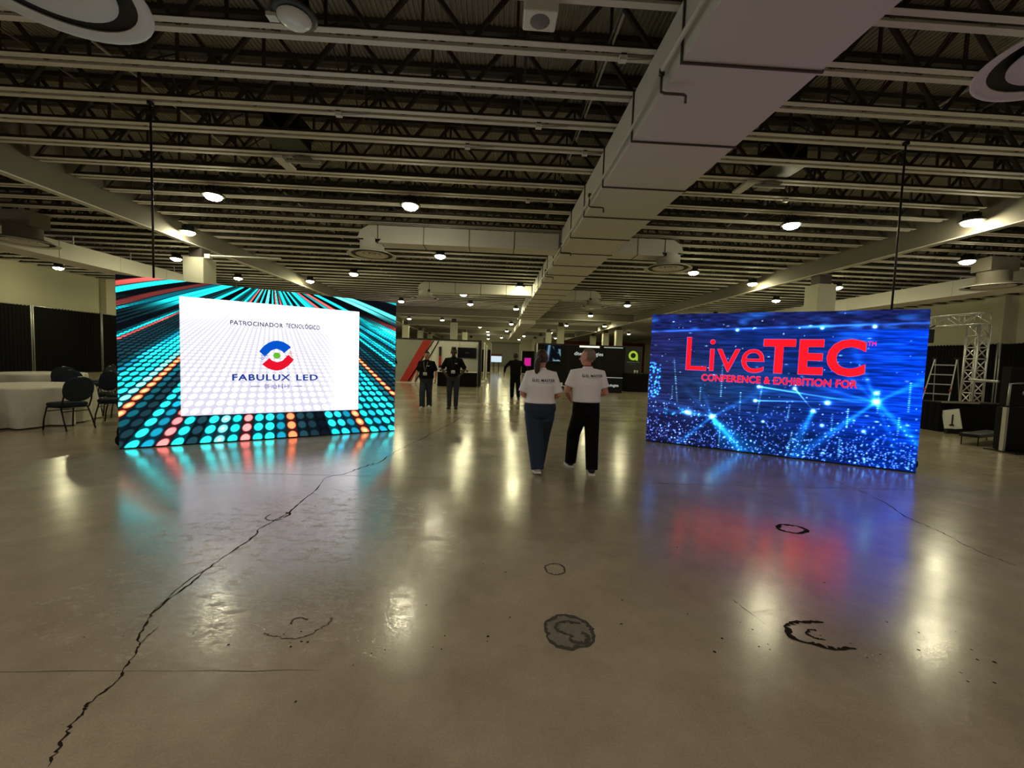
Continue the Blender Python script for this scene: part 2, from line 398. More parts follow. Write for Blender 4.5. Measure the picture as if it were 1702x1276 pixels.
M_ring = mat('ring_dark', (70, 66, 58), 0.85, var=.3, vscale=20, spec=.2)
ring(-1.08, 2.36, .19, .15, M_ring, .05, -140, 20, seed=2); ring(-1.08, 2.37, .05, .04, M_ring, .3, 20, 230, seed=9)
ring(.48, 2.30, .148, .165, M_ring, .17, 0, 360, True, 4); ring(.50, 2.32, .09, .07, M_ring, .35, 40, 250, seed=6); ring(.53, 2.24, .06, .06, M_ring, .5, 150, 420, seed=8)
ring(.503, 3.0, .082, .09, M_ring, .16, 0, 360, False, 5)
ring(2.955, 3.83, .15, .12, M_crack, .30, 0, 360, False, 7)
ring(1.995, 2.27, .19, .14, M_crack, .20, 60, 300, False, 12); ring(1.98, 2.27, .08, .05, M_crack, .3, 90, 260, seed=13)
ring(-2.0, 3.93, .10, .09, M_crack, .12, 150, 320, False, 14); ring(-1.96, 3.97, .06, .07, M_crack, .35, -60, 100, False, 15)
rs = np.random.RandomState(5); m = MB()
for _ in range(70):
    cx, cy = (rs.uniform(-2.2, 3.2), rs.normal(2.15, .10)) if rs.rand() < .55 else (rs.uniform(-2.6, 2.6), rs.uniform(1.8, 4.5))
    r = rs.uniform(.003, .010); a = rs.rand()*6.28
    m.add([(cx+r*rs.uniform(.5, 1.2)*math.cos(a+k*1.047), cy+r*rs.uniform(.5, 1.2)*math.sin(a+k*1.047), .0013) for k in range(6)], [tuple(range(6))])
o = m.build('chipped_specks', M_crack, fl); o['kind'] = 'stuff'

# ================================================================== OVERHEAD SERVICES
DX0, DX1, DZ0, DZ1 = 1.93, 3.48, 4.82, 5.5
md = empty('air_duct', ((DX0+DX1)/2, 4.6, DZ0)); tag(md, 'big rectangular air duct running down the hall overhead', 'duct')
yy = 4.6-1.63*8; ys = []
while yy < 32.6: ys.append(yy); yy += 1.63
sec = MB().box(-(DX1-DX0)/2, (DX1-DX0)/2, .008, 1.622, 0, DZ1-DZ0).mesh('duct_section'); sec.materials.append(M_duct)
fla = MB()
hw = (DX1-DX0)/2; t_ = .022
for b in ((-hw-t_, hw+t_, -.012, .012, -t_, .0), (-hw-t_, hw+t_, -.012, .012, DZ1-DZ0, DZ1-DZ0+t_), (-hw-t_, -hw, -.012, .012, 0, DZ1-DZ0), (hw, hw+t_, -.012, .012, 0, DZ1-DZ0)): fla.box(*b)
fla = fla.mesh('flange'); fla.materials.append(M_seam)
for y in ys:
    s = link('duct_section', sec, None, md, (0, y-4.6, 0)); link('flange', fla, None, md, (0, y-4.6, 0))
fd = empty('far_duct', (2.7, 34.9, 4.45)); tag(fd, 'smaller duct continuing the big duct line beyond the cross beam', 'duct')
MB().box(-.6, .6, -.9, -.0, .0, .49).build('transition', M_duct, fd)
for k in range(18): MB().box(-.6, .6, 1.7*k+.008, 1.7*k+1.692, 0, .47).build('duct_section', M_duct, fd); MB().box(-.62, .62, 1.7*k-.01, 1.7*k+.01, -.02, .49).build('flange', M_seam, fd)
# conduit clipped to the duct's side, with brackets dropping below it
cd = empty('conduit', (1.86, 5, 4.97)); tag(cd, 'thin grey conduit clipped along the side of the big air duct', 'pipe')
MB().tube([(0, -8, .02), (0, -.1, .02), (0, 0, .01)], .028, 10).build('pipe', M_duct, cd, True)
MB().tube([(.0, 0, .0), (.01, 1.2, -.06), (.01, 30, -.09)], .02, 8).build('pipe', M_duct, cd, True)
for y in (0, 3.68, 7.36, 11):
    MB().tube([(-.0, y, .0), (-.0, y, -.17), (.0, y, -.22), (.05, y, -.235), (.27, y, -.235), (.3, y, -.25), (.3, y, -.33)], .016, 8).build('bracket', M_seam, cd, True)
    MB().lathe([(.034, -.03), (.034, .03)], (0, y, 0), 12).build('clamp', M_seam, cd)

def ring_part(parent, r0, r1, z0, z1, th=.015, n=40, name='vane_ring', m=None):
    # a tilted conical ring: inner radius r0 at z0, outer radius r1 at z1
    MB().lathe([(r0, z0), (r1, z1), (r1, z1+th), (r0, z0+th), (r0, z0)], (0, 0, 0), n).build(name, m or M_duct, parent, True)
def diffuser_parts(root, R=.73, neck=.36, h=.30, md_=None):
    ring_part(root, R*.84, R, .03, 0); ring_part(root, R*.36, R*.66, .055, .02); ring_part(root, R*.16, R*.33, .07, .05)
    MB().lathe([(0, .06), (R*.10, .065), (R*.11, .08), (0, .09)], n=20).build('centre_cone', M_duct, root, True)
    MB().lathe([(R*.97, .015), (R*.7, .11), (neck, .16), (neck, .16+h)], n=40).build('plenum', md_ or M_duct, root, True)
    MB().lathe([(0, .11), (R*.64, .10), (R*.87, .040)], n=40).build('throat_shade', M_dark, root, True)  # dark disc standing for the shade inside the ring gaps
def branch(xa, xe, y, label, zb=4.93, zt=5.44, wd=.62, zd=4.60, yo=0.0):
    """rectangular branch from the main duct at xa out to xe, ending over a round ceiling diffuser"""
    s = 1 if xe > xa else -1
    root = empty('branch_duct', (xe, y, zd)); tag(root, label, 'duct', 'branch ducts with round diffusers')
    ext = abs(xe-xa)-.25; npan = max(2, int(ext/1.25)); p = ext/npan
    for i in range(npan):
        a, b = xa+s*p*i-xe, xa+s*p*(i+1)-xe
        MB().box(min(a, b)+.006, max(a, b)-.006, yo-wd/2, yo+wd/2, zb-zd, zt-zd).build('duct_section', M_duct, root)
        MB().box(b-.01, b+.01, yo-wd/2-.01, yo+wd/2+.01, zb-zd-.012, zt-zd+.012).build('flange', M_seam, root)
    # faceted elbow turning down into the round neck
    pts = [(-s*.25, zt-zd), (s*.02, zt-zd), (s*.28, zt-zd-.16), (s*.36, zt-zd-.42), (s*.36, .44), (-s*.36, .44), (-s*.25, zb-zd)]
    v = [(x, yy_, z) for yy_ in (yo-wd/2, yo*.3+wd/2) for x, z in pts]; q = len(pts)
    MB().add(v, [tuple(range(q)), tuple(range(2*q-1, q-1, -1))]+[(i, i+q, (i+1) % q+q, (i+1) % q) for i in range(q)]).build('elbow', M_duct, root)
    jy = JY0+JS*round((y+yo-JY0)/JS)-y
    for f_ in (.3, .75): MB().bar((-s*abs(xe-xa)*f_, jy, zt-zd-.01), (-s*abs(xe-xa)*f_, jy, ZJ-zd), .02).build('hanger', M_steel, root)
    diffuser_parts(root); return root
branch(DX0-.13, -3.9, 3.85, 'round ceiling diffuser nearest the camera, lit grey, on its branch duct', yo=-.5)
branch(DX1+.025, 5.45, 3.85, 'round ceiling diffuser cut by the frame edge, beside the big duct', yo=-.5)
branch(DX0-.045, -3.87, 13.25, 'branch duct and round diffuser above the gap beside the sponsor screen')
branch(DX1+.025, 5.48, 13.3, 'branch duct and round diffuser beyond the big duct, above the blue screen side')
branch(DX0-.045, -3.75, 22.5, 'second farther branch duct and diffuser on the sponsor screen side')
branch(DX1+.025, 5.45, 23.2, 'second farther branch duct and diffuser on the blue screen side')

# long side ducts with round diffusers
def side_duct(name, label, x, ya, yb, z0, z1, wd):
    r = empty(name, (x, ya, z0)); tag(r, label, 'duct'); n_ = int((yb-ya)/2.4); p = (yb-ya)/n_
    for i in range(n_):
        MB().box(-wd/2, wd/2, p*i+.006, p*(i+1)-.006, 0, z1-z0).build('duct_section', M_duct, r)
        MB().box(-wd/2-.012, wd/2+.012, p*i-.01, p*i+.01, -.012, z1-z0+.012).build('flange', M_duct, r)
        MB().bar((wd/2-.1, p*i+.6, z1-z0), (wd/2-.1, p*i+.6, ZJ-z0), .03).build('hanger', M_steel, r)
    return r
side_duct('side_duct', 'long pale duct hanging beyond the girder on the table side', -16.1, 6, 40, 4.6, 5.2, 1.1)
side_duct('side_duct', 'long pale duct hanging beyond the girder on the truss side', 18.4, 6, 40, 4.6, 5.2, 1.1)
def lone_diffuser(x, y, z, label, R=.75, h=.55):
    r = empty('ceiling_diffuser', (x, y, z)); tag(r, label, 'diffuser'); diffuser_parts(r, R, .42, h, M_beam)  # darker girder paint on plenum and stub puts their shade into the colour
    MB().box(-.5, .5, -.3, .3, .16+h, .16+h+.45).build('duct_stub', M_beam, r); return r
lone_diffuser(-14.5, 13.6, 4.6, 'round diffuser under a duct stub above the near round table', .8, .3)
lone_diffuser(16.9, 13.6, 4.55, 'round diffuser with painted-in shade in front of the long duct above the truss', .8, .35)
lone_diffuser(-21.0, 17.8, 4.3, 'small distant diffuser against the pale wall over the drapes', .7, .5)

# high-bay lamps
M_warm = emat('lamp_warm', (255, 247, 205), LAMP); M_cool = emat('lamp_cool', (255, 248, 192), LAMP*1.3); M_near = emat('lamp_neutral', (255, 240, 226), LAMP*1.15)
M_lamp = mat('lamp_housing', (60, 60, 58), 0.5, .2)
M_lens_off = mat('lens_off', (228, 232, 230), 0.3)
def lamp_proto(m_lens, name='high_bay_lamp'):
    r = empty(name)
    MB().lathe([(0, .0), (.17, 0.0), (.21, .02), (.245, .02), (.25, .04), (.2, .08), (.12, .13), (.11, .24), (0, .24)], n=24).build('housing', M_lamp, r, True)
    MB().lathe([(.0, -.085), (.08, -.078), (.14, -.055), (.18, -.015), (.185, .0)], n=20).build('lens', m_lens, r, True)
    for k in range(8):
        a = k*math.pi/4; MB().bar((.11*math.cos(a), .11*math.sin(a), .17), (.16*math.cos(a), .16*math.sin(a), .17), .012, .10).build('cooling_fin', M_dark, r)
    MB().tube([(0, 0, .23), (0, 0, .32)], .012, 6).build('hook', M_steel, r)
    return r
ZL = ZJ-.322
lw = lamp_proto(M_warm); lc = lamp_proto(M_cool); ln_ = lamp_proto(M_near)
used = {0: False, 1: False, 2: False}
lamps = [  # x, y, warm?, label
 (-2.18, 10.35, 1, 'bright warm high-bay lamp between the sponsor screen and the big duct'),
 (-6.89, 10.45, 1, 'bright warm high-bay lamp hanging above the sponsor screen'),
 (-9.85, 13.6, 1, 'lit lamp just inside the girder over the sponsor screen corner'),
 (-13.3, 17.8, 0, 'lit lamp beyond the girder by the thick column behind the sponsor screen'),
 (-21.3, 21.2, 0, 'lit lamp over the black drapes beside the tables'),
 (-13.3, 22.0, 0, 'lit lamp low over the top edge of the sponsor screen'),
 (-9.66, 21.9, 0, 'lit lamp over the right half of the sponsor screen'),
 (-6.6, 19.7, 0, 'lit lamp above the right end of the sponsor screen'),
 (-2.09, 15.3, 1, 'warm lamp just below the first branch duct'),
 (-1.91, 24.6, 0, 'lit lamp under the second branch duct'),
 (-1.74, 29.1, 0, 'lit lamp beyond the second branch duct, aisle side'),
 (1.21, 21.1, 0, 'lit lamp beside the big duct, halfway down'),
 (1.5, 30.8, 0, 'lit lamp beside the big duct, two thirds down'),
 (8.41, 26.3, 0, 'lit lamp between the big duct and the blue screen'),
 (7.82, 16.3, 0, 'lit lamp beside the round diffuser beyond the big duct'),
 (7.53, 10.5, 1, 'bright warm high-bay lamp above the blue screen'),
 (11.4, 9.75, 1, 'bright lamp in front of the girder on the truss side'),
 (15.3, 13.5, 1, 'bright lamp beyond the girder over the truss span'),
 (15.2, 17.9, 0, 'lit lamp beside the thick column behind the blue screen'),
 (15.3, 21.95, 0, 'lit lamp low over the top edge of the blue screen'),
 (11.3, 18.5, 0, 'lit lamp on the girder line over the blue screen'),
 (7.6, 33.2, 0, 'lit lamp just before the cross beam behind the black booth'),
 (-6.45, 29.0, 0, 'lit lamp peeking past the sponsor screen corner'),
]
faroff = [(1.46, 35.5), (1.71, 43.8), (1.6, 56), (-8.6, 42), (-9.0, 46.3), (-5.3, 42), (7.4, 43.5), (11.2, 46.8), (11.2, 42.5), (-1.8, 50), (-1.0, 58), (14.5, 36), (-20.5, 27.5), (21.5, 24), (-14, 30), (16, 30), (4.6, 66), (7.5, 56), (-1, 66), (1.2, 73), (4.6, 78), (-1.2, 79), (-7, 70), (10, 68), (-14, 52), (17, 52)]
for (x, y) in faroff: lamps.append((x, y+(.84 if abs(JY0+JS*round((y-JY0)/JS)-46.5) < .5 else 0), 0, 'tiny distant lit lamp far down the hall'))
behind = [(-6.9, 1.5), (-2.1, .4), (7.6, 1.5), (13.2, 3.0), (-12.5, 3), (4.9, -4.5), (-.8, -4.5), (-6, -6), (9, -6), (-19.5, 9.5), (-20.8, 15.5), (21, 8.5), (22, 14)]
for (x, y) in behind: lamps.append((x, y, 2, 'lit lamp out of view behind the camera'))
for i, (x, y, warm, lab) in enumerate(lamps):
    p = (lc, lw, ln_)[warm]
    y = JY0+JS*round((y-JY0)/JS)
    if not used[warm]: o = p; used[warm] = True
    else: o = copy_tree(p)
    o.location = (x, y, ZL); tag(o, lab, 'lamp', 'high-bay lamps under the joists')
off = lamp_proto(M_lens_off); off.location = (-2.42, 5.14, ZL+.17); tag(off, 'unlit round lamp with white lens in the near ceiling', 'lamp')
MB().box(-.30, -.19, -.05, .05, -.02, .03).build('sticker_tag', M_white, off)

# square white ceiling loudspeaker near the top of the picture
sp = empty('ceiling_speaker', (.40, 4.93, 5.38)); tag(sp, 'square white ceiling speaker with a round grille', 'speaker')
bevel_smooth(MB().box(-.19, .19, -.15, .15, 0, .16).build('box', M_white, sp), .02)
MB().lathe([(0, -.006), (.105, -.006), (.115, .002)], n=28).build('grille', mat('grille_grey', (120, 120, 118), .7), sp, True)
# junction boxes clipped to the bottom chords
for k, (x, y, lab) in enumerate(((-2.69, 7.25, 'small white junction box on a joist, nearer the sponsor screen'), (.63, 7.25, 'small white junction box on the same joist, nearer the big duct'), (-.62, 8.08, 'small white junction box one joist farther'), (1.55, 5.58, 'junction box with a hanging wire beside the big duct'), (1.6, 8.08, 'junction box with a bent pipe against the big duct'), (.72, 10.6, 'small distant junction box under the joists'), (6.75, 9.75, 'pale junction box near the lamp above the blue screen'))):
    r = empty('junction_box', (x, y, ZJ-.075)); tag(r, lab, 'box', 'junction boxes on the joists')
    MB().box(-.05, .05, -.04, .04, 0, .06).build('box', M_white, r); MB().box(-.035, .035, -.055, .055, .06, .075).build('strap', M_dark, r)
    MB().tube([(.05, 0, .03), (.5, 0, .06)], .01, 6).build('conduit', M_steel, r)
# dark suspended units between the joists
for x, y, lab in ((-4.1, 8.8, 'dark fan unit tucked between joists above the sponsor screen'), (5.75, 8.75, 'dark fan unit tucked between joists above the blue screen')):
    r = empty('fan_unit', (x, y, ZJ-.08)); tag(r, lab, 'heater')
    MB().box(-.35, .3, -.55, .0, .1, .55).build('box', M_dark, r); MB().box(-.5, -.3, .05, .65, .0, .05).build('plate', M_chord, r)
    MB().box(-.1, .25, .05, .5, .02, .05).build('plate', M_beam, r); MB().bar((-.3, .2, .0), (.4, .2, .0), .05).build('strut', M_steel, r)
# thin black drop cables behind the two screens
for x, y, lab in ((-5.71, 7.27, 'black cable drop hanging behind the sponsor screen'), (7.0, 7.12, 'black cable drop hanging behind the blue screen')):
    MBc = MB().tube([(x, y, 2.1), (x+.004, y, 3.5), (x-.003, y, ZJ-.02)], .016, 8).build('drop_cable', M_dark, None, True); tag(MBc, lab, 'cable')
    MB().box(x-.03, x+.03, y-.04, y+.04, ZJ-.06, ZJ-.005).build('ceiling_clamp', M_dark, MBc)
# strip light stub on the left column
r = empty('strip_light', (-9.85, 14.9, 4.72)); tag(r, 'small white strip light fixed by the column top', 'light')
MB().box(0, 2.4, -.03, .03, 0, .04).build('batten', M_white, r); MB().box(-.12, .06, -.07, .07, -.08, .06).build('end_box', M_white, r)

# ================================================================== LED WALLS
def smooth(a, b, x):
    t = np.clip((x-a)/(b-a), 0, 1); return t*t*(3-2*t)
def vnoise(x, seed):
    rs_ = np.random.RandomState(seed); t = rs_.rand(4096); i = np.floor(x).astype(int); f_ = x-i; f_ = f_*f_*(3-2*f_)
    return t[i % 4096]*(1-f_)+t[(i+1) % 4096]*f_
def vnoise2(x, y, seed):
    rs_ = np.random.RandomState(seed); t = rs_.rand(256, 256); i = np.floor(x).astype(int); j = np.floor(y).astype(int)
    fx = x-i; fy = y-j; fx = fx*fx*(3-2*fx); fy = fy*fy*(3-2*fy); g = lambda a, b: t[a % 256, b % 256]
    return (g(i, j)*(1-fx)+g(i+1, j)*fx)*(1-fy)+(g(i, j+1)*(1-fx)+g(i+1, j+1)*fx)*fy
def display(parent, W_, H_, NX, NZ, func, m, drive=0.0):
    gx, gz = np.meshgrid(np.linspace(0, W_, NX+1), np.linspace(0.02, H_, NZ+1))
    col = lin(np.clip(func(gx, gz), 0, 255)).reshape(-1, 3); col = col*(1+drive*np.max(col, 1, keepdims=True)**2)
    v = np.stack([gx.ravel(), np.zeros(gx.size), gz.ravel()], 1)
    i = np.arange(NX*NZ); r = i//NX; c = i % NX; a = r*(NX+1)+c
    fc = np.stack([a, a+1, a+NX+2, a+NX+1], 1)
    me = bpy.data.meshes.new('display'); me.vertices.add(len(v)); me.vertices.foreach_set('co', v.ravel())
    me.loops.add(fc.size); me.loops.foreach_set('vertex_index', fc.ravel()); me.polygons.add(len(fc))
    me.polygons.foreach_set('loop_start', np.arange(len(fc))*4); me.update(calc_edges=True); me.validate()
    at = me.color_attributes.new('pixels', 'FLOAT_COLOR', 'POINT'); at.data.foreach_set('color', np.concatenate([col, np.ones((len(col), 1))], 1).ravel().astype(np.float32))
    return link('display', me, m, parent)

PAL = dict(C=(20, 232, 240), B=(18, 160, 190), W=(90, 238, 242), R=(214, 84, 78), O=(255, 86, 44), D=(20, 46, 50), K=(5, 8, 12), T=(14, 84, 92), G=(120, 110, 130), M=(110, 40, 50))
colk = {}
for k_, c_ in enumerate('CBRCDCWCRCCBODDKCBBOCBC'): colk[k_] = c_
for k_, c_ in zip(range(23, 80), 'BCTODDTDDCTBCTDBCTBCCCCWWCCRRRRDDMDDCCBCCRCBTCCBCTBCRRBCC'): colk[k_] = c_
for k_, c_ in zip(range(-1, -100, -1), 'DTOWCCCBTDDDDDRCTKKKDKDKDKDKCCTRRRRMMKWWWWCTKCCCCCCBCCTCCCCGGGTGCCGG'+'CBTRCBWCTB'*4): colk[k_] = c_
KT = np.array([PAL[colk.get(k_, 'CBDRCTWBCD'[k_ % 10])] for k_ in range(-100, 101)], float)
def left_content(u, z):
    vx, vz = 2.0, 2.9; d = vz-z; s_ = (u-vx)/d; kf = (s_+.0789)/.0637+9; k_ = np.round(kf); fk = kf-k_; ki = np.clip(k_, -100, 100).astype(int)
    wv = 1/d; jf = (wv-.3511)/.0243; j_ = np.round(jf); fj = jf-j_
    base = KT[ki+100]
    amp = .55+.75*vnoise(j_*.35+ki*7.13, 3); amp = np.where(np.isin(ki, (-3, 19, 26)), 1.0, amp)
    rad = np.sqrt(fk**2+fj**2); dot = 1-smooth(.30, .47, rad)
    core = 1-smooth(0, .30, rad)
    strk = smooth(1.95, 2.35, z)[..., None]                      # far dots run together into light streaks
    sm = (0.35+.65*vnoise(wv*1.2+ki*3.7, 8))*(1-.5*np.abs(fk)*2)
    glow = base*.20*(1-smooth(.3, .75, np.abs(fk)))[..., None]
    a_dot = base*(dot*np.clip(amp, .3, 1.1))[..., None]+glow+np.array((8, 12, 18))+np.where(np.isin(ki, (-3, 19, 26, 6))[..., None], np.array((60, 110, 60))*core[..., None], 0)
    soft = smooth(1.2, 2.0, z)[..., None]; a_dot = a_dot*(1-.35*soft)+base*.30*soft*(1-strk)
    th = np.degrees(np.arctan2(u-vx, d))/2.6+.6*np.sin(u*1.7); ti = np.round(th).astype(int); ft = th-ti
    ST = np.array([PAL[c] for c in 'CKCRKBCWKCTRKCBKDCRKWCKBCMKCRTCK'], float); sb_ = ST[(ti*7+ti*ti) % 32]
    sv = np.clip(.35+1.1*vnoise(d*2.2+ti*5.3, 17), 0, 1)*(1-smooth(.30, .52, np.abs(ft))*.8)
    base = base*(1-strk)+sb_*strk; sm = sm*(1-strk[..., 0])+sv*strk[..., 0]
    out = a_dot*(1-strk)+(base*np.clip(sm*1.15, 0, 1)[..., None]+6)*strk
    inside = (u > .737) & (u < 3.45) & (z > .47) & (z < 2.36)
    patt = (dot*(.35+.65*vnoise(ki*3.1+j_*.15, 5)))[..., None]*(1-strk)+np.clip(sv*1.2, 0, 1)[..., None]*strk
    pan = np.array((180, 177, 191))+54*patt; right = smooth(2.75, 3.4, u)[..., None]; pan = pan*(1-right)+np.minimum(pan+38, 246)*right
    return np.where(inside[..., None], pan, out)

def right_content(u, z):
    rs_ = np.random.RandomState(21); t = u/4.07
    c0, c1, c2 = np.array((40, 42, 104.)), np.array((20, 48, 132.)), np.array((4, 62, 226.))
    a = smooth(0, .5, t)[..., None]; b = smooth(.55, 1, t)[..., None]
    out = c0*(1-a)+c1*a; out = out*(1-b)+c2*b
    haze = np.exp(-(((u-1.1)/.9)**2+((z-1.2)/.55)**2))[..., None]; out = out*(1-.45*haze)+np.array((40, 76, 104))*.45*haze
    st = vnoise2(u*3, z*46, 5)*.6+vnoise2(u*8, z*90, 6)*.4; out *= (.5+.75*st)[..., None]
    top = smooth(2.20, 2.26, z)[..., None]; out = out*(1-top)+(np.array((26, 34, 92))*(.6+.7*vnoise2(u*9, z*40, 12))[..., None]+np.array((8, 44, 80))*smooth(.45, .9, vnoise2(u*5, z*12, 9))[..., None])*top
    low = smooth(.75, .2, z)[..., None]; out = out*(1-.30*low)
    edge = np.exp(-((z-(2.2+.03*u))/.022)**2)[..., None]; out += np.array((20, 90, 200))*edge*(.4+.6*vnoise(u*6, 2))[..., None]
    sky = ((z > 2.02) & (z < 2.19) & (u > 2.9) & (u < 3.5)); out += np.where(sky[..., None], np.array((4, 30, 70))*(.5+.5*np.sin(z*210+6*vnoise(u*3, 4)))[..., None]*smooth(2.85, 3.1, u)[..., None]*smooth(3.55, 3.3, u)[..., None], 0)
    gx, gz = u[0], z[:, 0]
    def spot(x, y, r, c, ax=1.0):
        i0, i1 = np.searchsorted(gx, (x-3*r*ax, x+3*r*ax)); j0, j1 = np.searchsorted(gz, (y-3*r, y+3*r))
        if i1 <= i0 or j1 <= j0: return
        U, Z = u[j0:j1, i0:i1], z[j0:j1, i0:i1]; g = np.exp(-(((U-x)/(r*ax))**2+((Z-y)/r)**2))[..., None]; out[j0:j1, i0:i1] += np.array(c)*g
    def beam(x, y, ang, ln, wd, c, spread=.0):
        dx, dz = u-x, z-y; ca, sa = math.cos(ang), math.sin(ang); al = dx*ca+dz*sa; ac = -dx*sa+dz*ca
        g = np.exp(-(ac/(wd+spread*np.abs(al)))**2)*(al > 0)*np.clip(1-al/ln, 0, 1); return np.array(c)*g[..., None]
    for (x, y, L_) in ((1.175, .609, 1.0), (3.527, 1.07, 1.5)):
        for ang, ln, wd, k_ in ((-.85, 1.6, .03, .9), (2.35, 1.0, .02, .5), (.6, 1.5, .02, .8), (1.95, .9, .02, .6), (-2.35, 2.4, .02, 1.0), (-1.2, .8, .015, .5), (2.9, 1.6, .012, .6), (3.1, 1.8, .012, .6)):
            out += beam(x, y, ang, ln*L_, wd, np.array((8, 62, 110))*k_, .045)
    out += beam(1.9, 1.216, -.12, 1.7, .012, (60, 140, 190)); out += beam(2.43, 1.218, -.9, .45, .010, (90, 170, 210)); out += beam(1.86, .962, .06, 1.7, .010, (50, 120, 170)); out += beam(2.71, .85, -1.9, 1.0, .03, (10, 90, 150), .08)
    out += beam(1.2, .55, -.75, 1.2, .05, (10, 100, 150), .22)
    for _ in range(1100):
        x, y = rs_.rand()*4.05, abs(rs_.normal(0, .36))
        if y > .85: continue
        r = rs_.uniform(.006, .014); spot(x, y+.03, r, np.array((90, 130, 235))*rs_.uniform(.3, 1.1))
    for _ in range(150):
        spot(rs_.rand()*4.05, rs_.uniform(.1, 2.5), rs_.uniform(.006, .012), np.array((150, 190, 230))*rs_.uniform(.3, 1), rs_.choice((1, 1, 2.4)))
    for _ in range(70): spot(rs_.rand()*.22, rs_.uniform(.9, 1.6), .016, (20, 110, 230))
    for x, y0, y1, lean in ((.55, .85, 1.7, -.12), (1.32, .05, .5, 0), (1.3, 1.0, 1.6, 0), (.95, .9, 1.15, 0), (1.62, .75, 1.1, 0), (1.9, .75, 1.25, .1), (2.4, .1, .5, .1), (2.35, .65, .95, .1), (2.98, .55, .85, 0), (3.18, .65, .95, 0), (3.55, .9, 1.25, 0), (3.92, .95, 1.4, 0), (3.82, .6, .85, 0), (3.1, .1, .45, 0), (.45, .9, 1.15, 0), (3.98, .05, .3, 0)):
        y = y0
        while y < y1: spot(x+lean*(y-y0), y, .008, np.array((110, 190, 200))*rs_.uniform(.35, 1), 1.6); y += .034
    for x, y, r, c in ((1.175, .609, .035, 1), (3.527, 1.07, .04, 1), (3.518, 1.211, .028, .9), (1.896, 1.216, .024, .9), (2.43, 1.218, .024, .9), (1.857, .962, .024, .9), (2.9, 1.005, .03, 1), (2.714, .854, .026, .9), (.774, .646, .05, .5), (1.5, 2.22, .02, .9), (2.75, 2.25, .02, .8), (3.43, 2.27, .024, .9), (2.0, .6, .018, .8), (2.85, .62, .022, .8), (3.4, .58, .02, .9), (.72, .66, .03, .5)):
        spot(x, y, r, np.array((220, 245, 255))*c, 1.1); spot(x, y, r*2.2, np.array((10, 50, 90))*c)
    for _ in range(9): spot(rs_.uniform(.3, 1.0), rs_.uniform(.58, .70), .02, (0, 90, 110), rs_.uniform(1, 1.6))
    return out

def led_wall(name, label, A, ang, W_, H_, func, strength, NX, NZ, bag):
    r = empty(name, (A[0], A[1], 0), ang); tag(r, label, 'led screen')
    display(r, W_, H_, NX, NZ, func, display_mat(name+'_pixels', strength), 1.5)
    MB().box(0, W_, .003, .09, .018, H_).build('cabinet', M_dark, r)
    MB().box(0, W_, .0, .35, 0, .018).build('base_plate', M_dark, r)
    for x in (.35, W_*.5, W_-.35):
        MB().bar((x, .1, H_*.8), (x, .95, .05), .05).bar((x, .1, .03), (x, 1.0, .03), .06).build('brace', M_dark, r)
    x = -.03 if bag < 0 else W_+.03
    m = MB(); m.ell((x, .30, .10), (.07, .13, .10)); m.ell((x, .30, .22), (.05, .08, .10)); m.build('ballast_bag', M_black, r, True)
    return r
aL = math.atan2(8.565-6.42, -2.006+5.583); aR = math.atan2(6.079-8.175, 6.603-3.112)
LW = led_wall('led_wall', 'bright LED wall showing a white sponsor slide over cyan dots', (-5.583, 6.42), aL, 4.171, 2.603, left_content, SCREEN, 560, 340, -1)
RW = led_wall('led_wall', 'blue LED wall showing red conference lettering over a crowd', (3.112, 8.175), aR, 4.071, 2.532, right_content, SCREEN*.85, 480, 300, 1)
# --- writing on the sponsor screen
E_grey = emat('px_grey', (66, 62, 78), 1); E_navy = emat('px_navy', (30, 62, 150), 1); E_blue = emat('px_blue', (8, 84, 205), 1); E_red = emat('px_red', (232, 22, 44), 1); E_green = emat('px_green', (104, 190, 46), 1)
E_white = emat('px_white', (250, 250, 252), SCREEN)
lettering('lettering', 'PATROCINADOR', E_grey, LW, 1.392, 2.165, 1.970, 2.044, offset=.018, spacing=1.08)
lettering('lettering', 'TECNOLÓGICO', E_grey, LW, 2.20, 2.758, 1.972, 2.072, offset=.018, spacing=1.08)
lettering('lettering', 'FABULUX', E_navy, LW, 1.412, 2.278, 1.038, 1.150, offset=.03, spacing=1.14)
lettering('lettering', 'LED', E_navy, LW, 2.371, 2.727, 1.040, 1.151, offset=.03, spacing=1.14)
lettering('lettering', '领灿科技', E_navy, LW, 1.870, 2.273, .888, .985, offset=.0, spacing=1.0)
flat('dash', [[(1.675, .935), (1.809, .935), (1.809, .944), (1.675, .944)]], E_navy, LW)
flat('dash', [[(2.334, .933), (2.469, .933), (2.469, .942), (2.334, .942)]], E_navy, LW)
def arc(cx, cz, ro, ri, a0, a1, n=26):
    o_ = [(cx+ro*math.cos(math.radians(a)), cz+ro*math.sin(math.radians(a))) for a in np.linspace(a0, a1, n)]
    i_ = [(cx+ri*math.cos(math.radians(a)), cz+ri*math.sin(math.radians(a))) for a in np.linspace(a1, a0, n)]
    return o_+i_
lc_ = (2.066, 1.478)
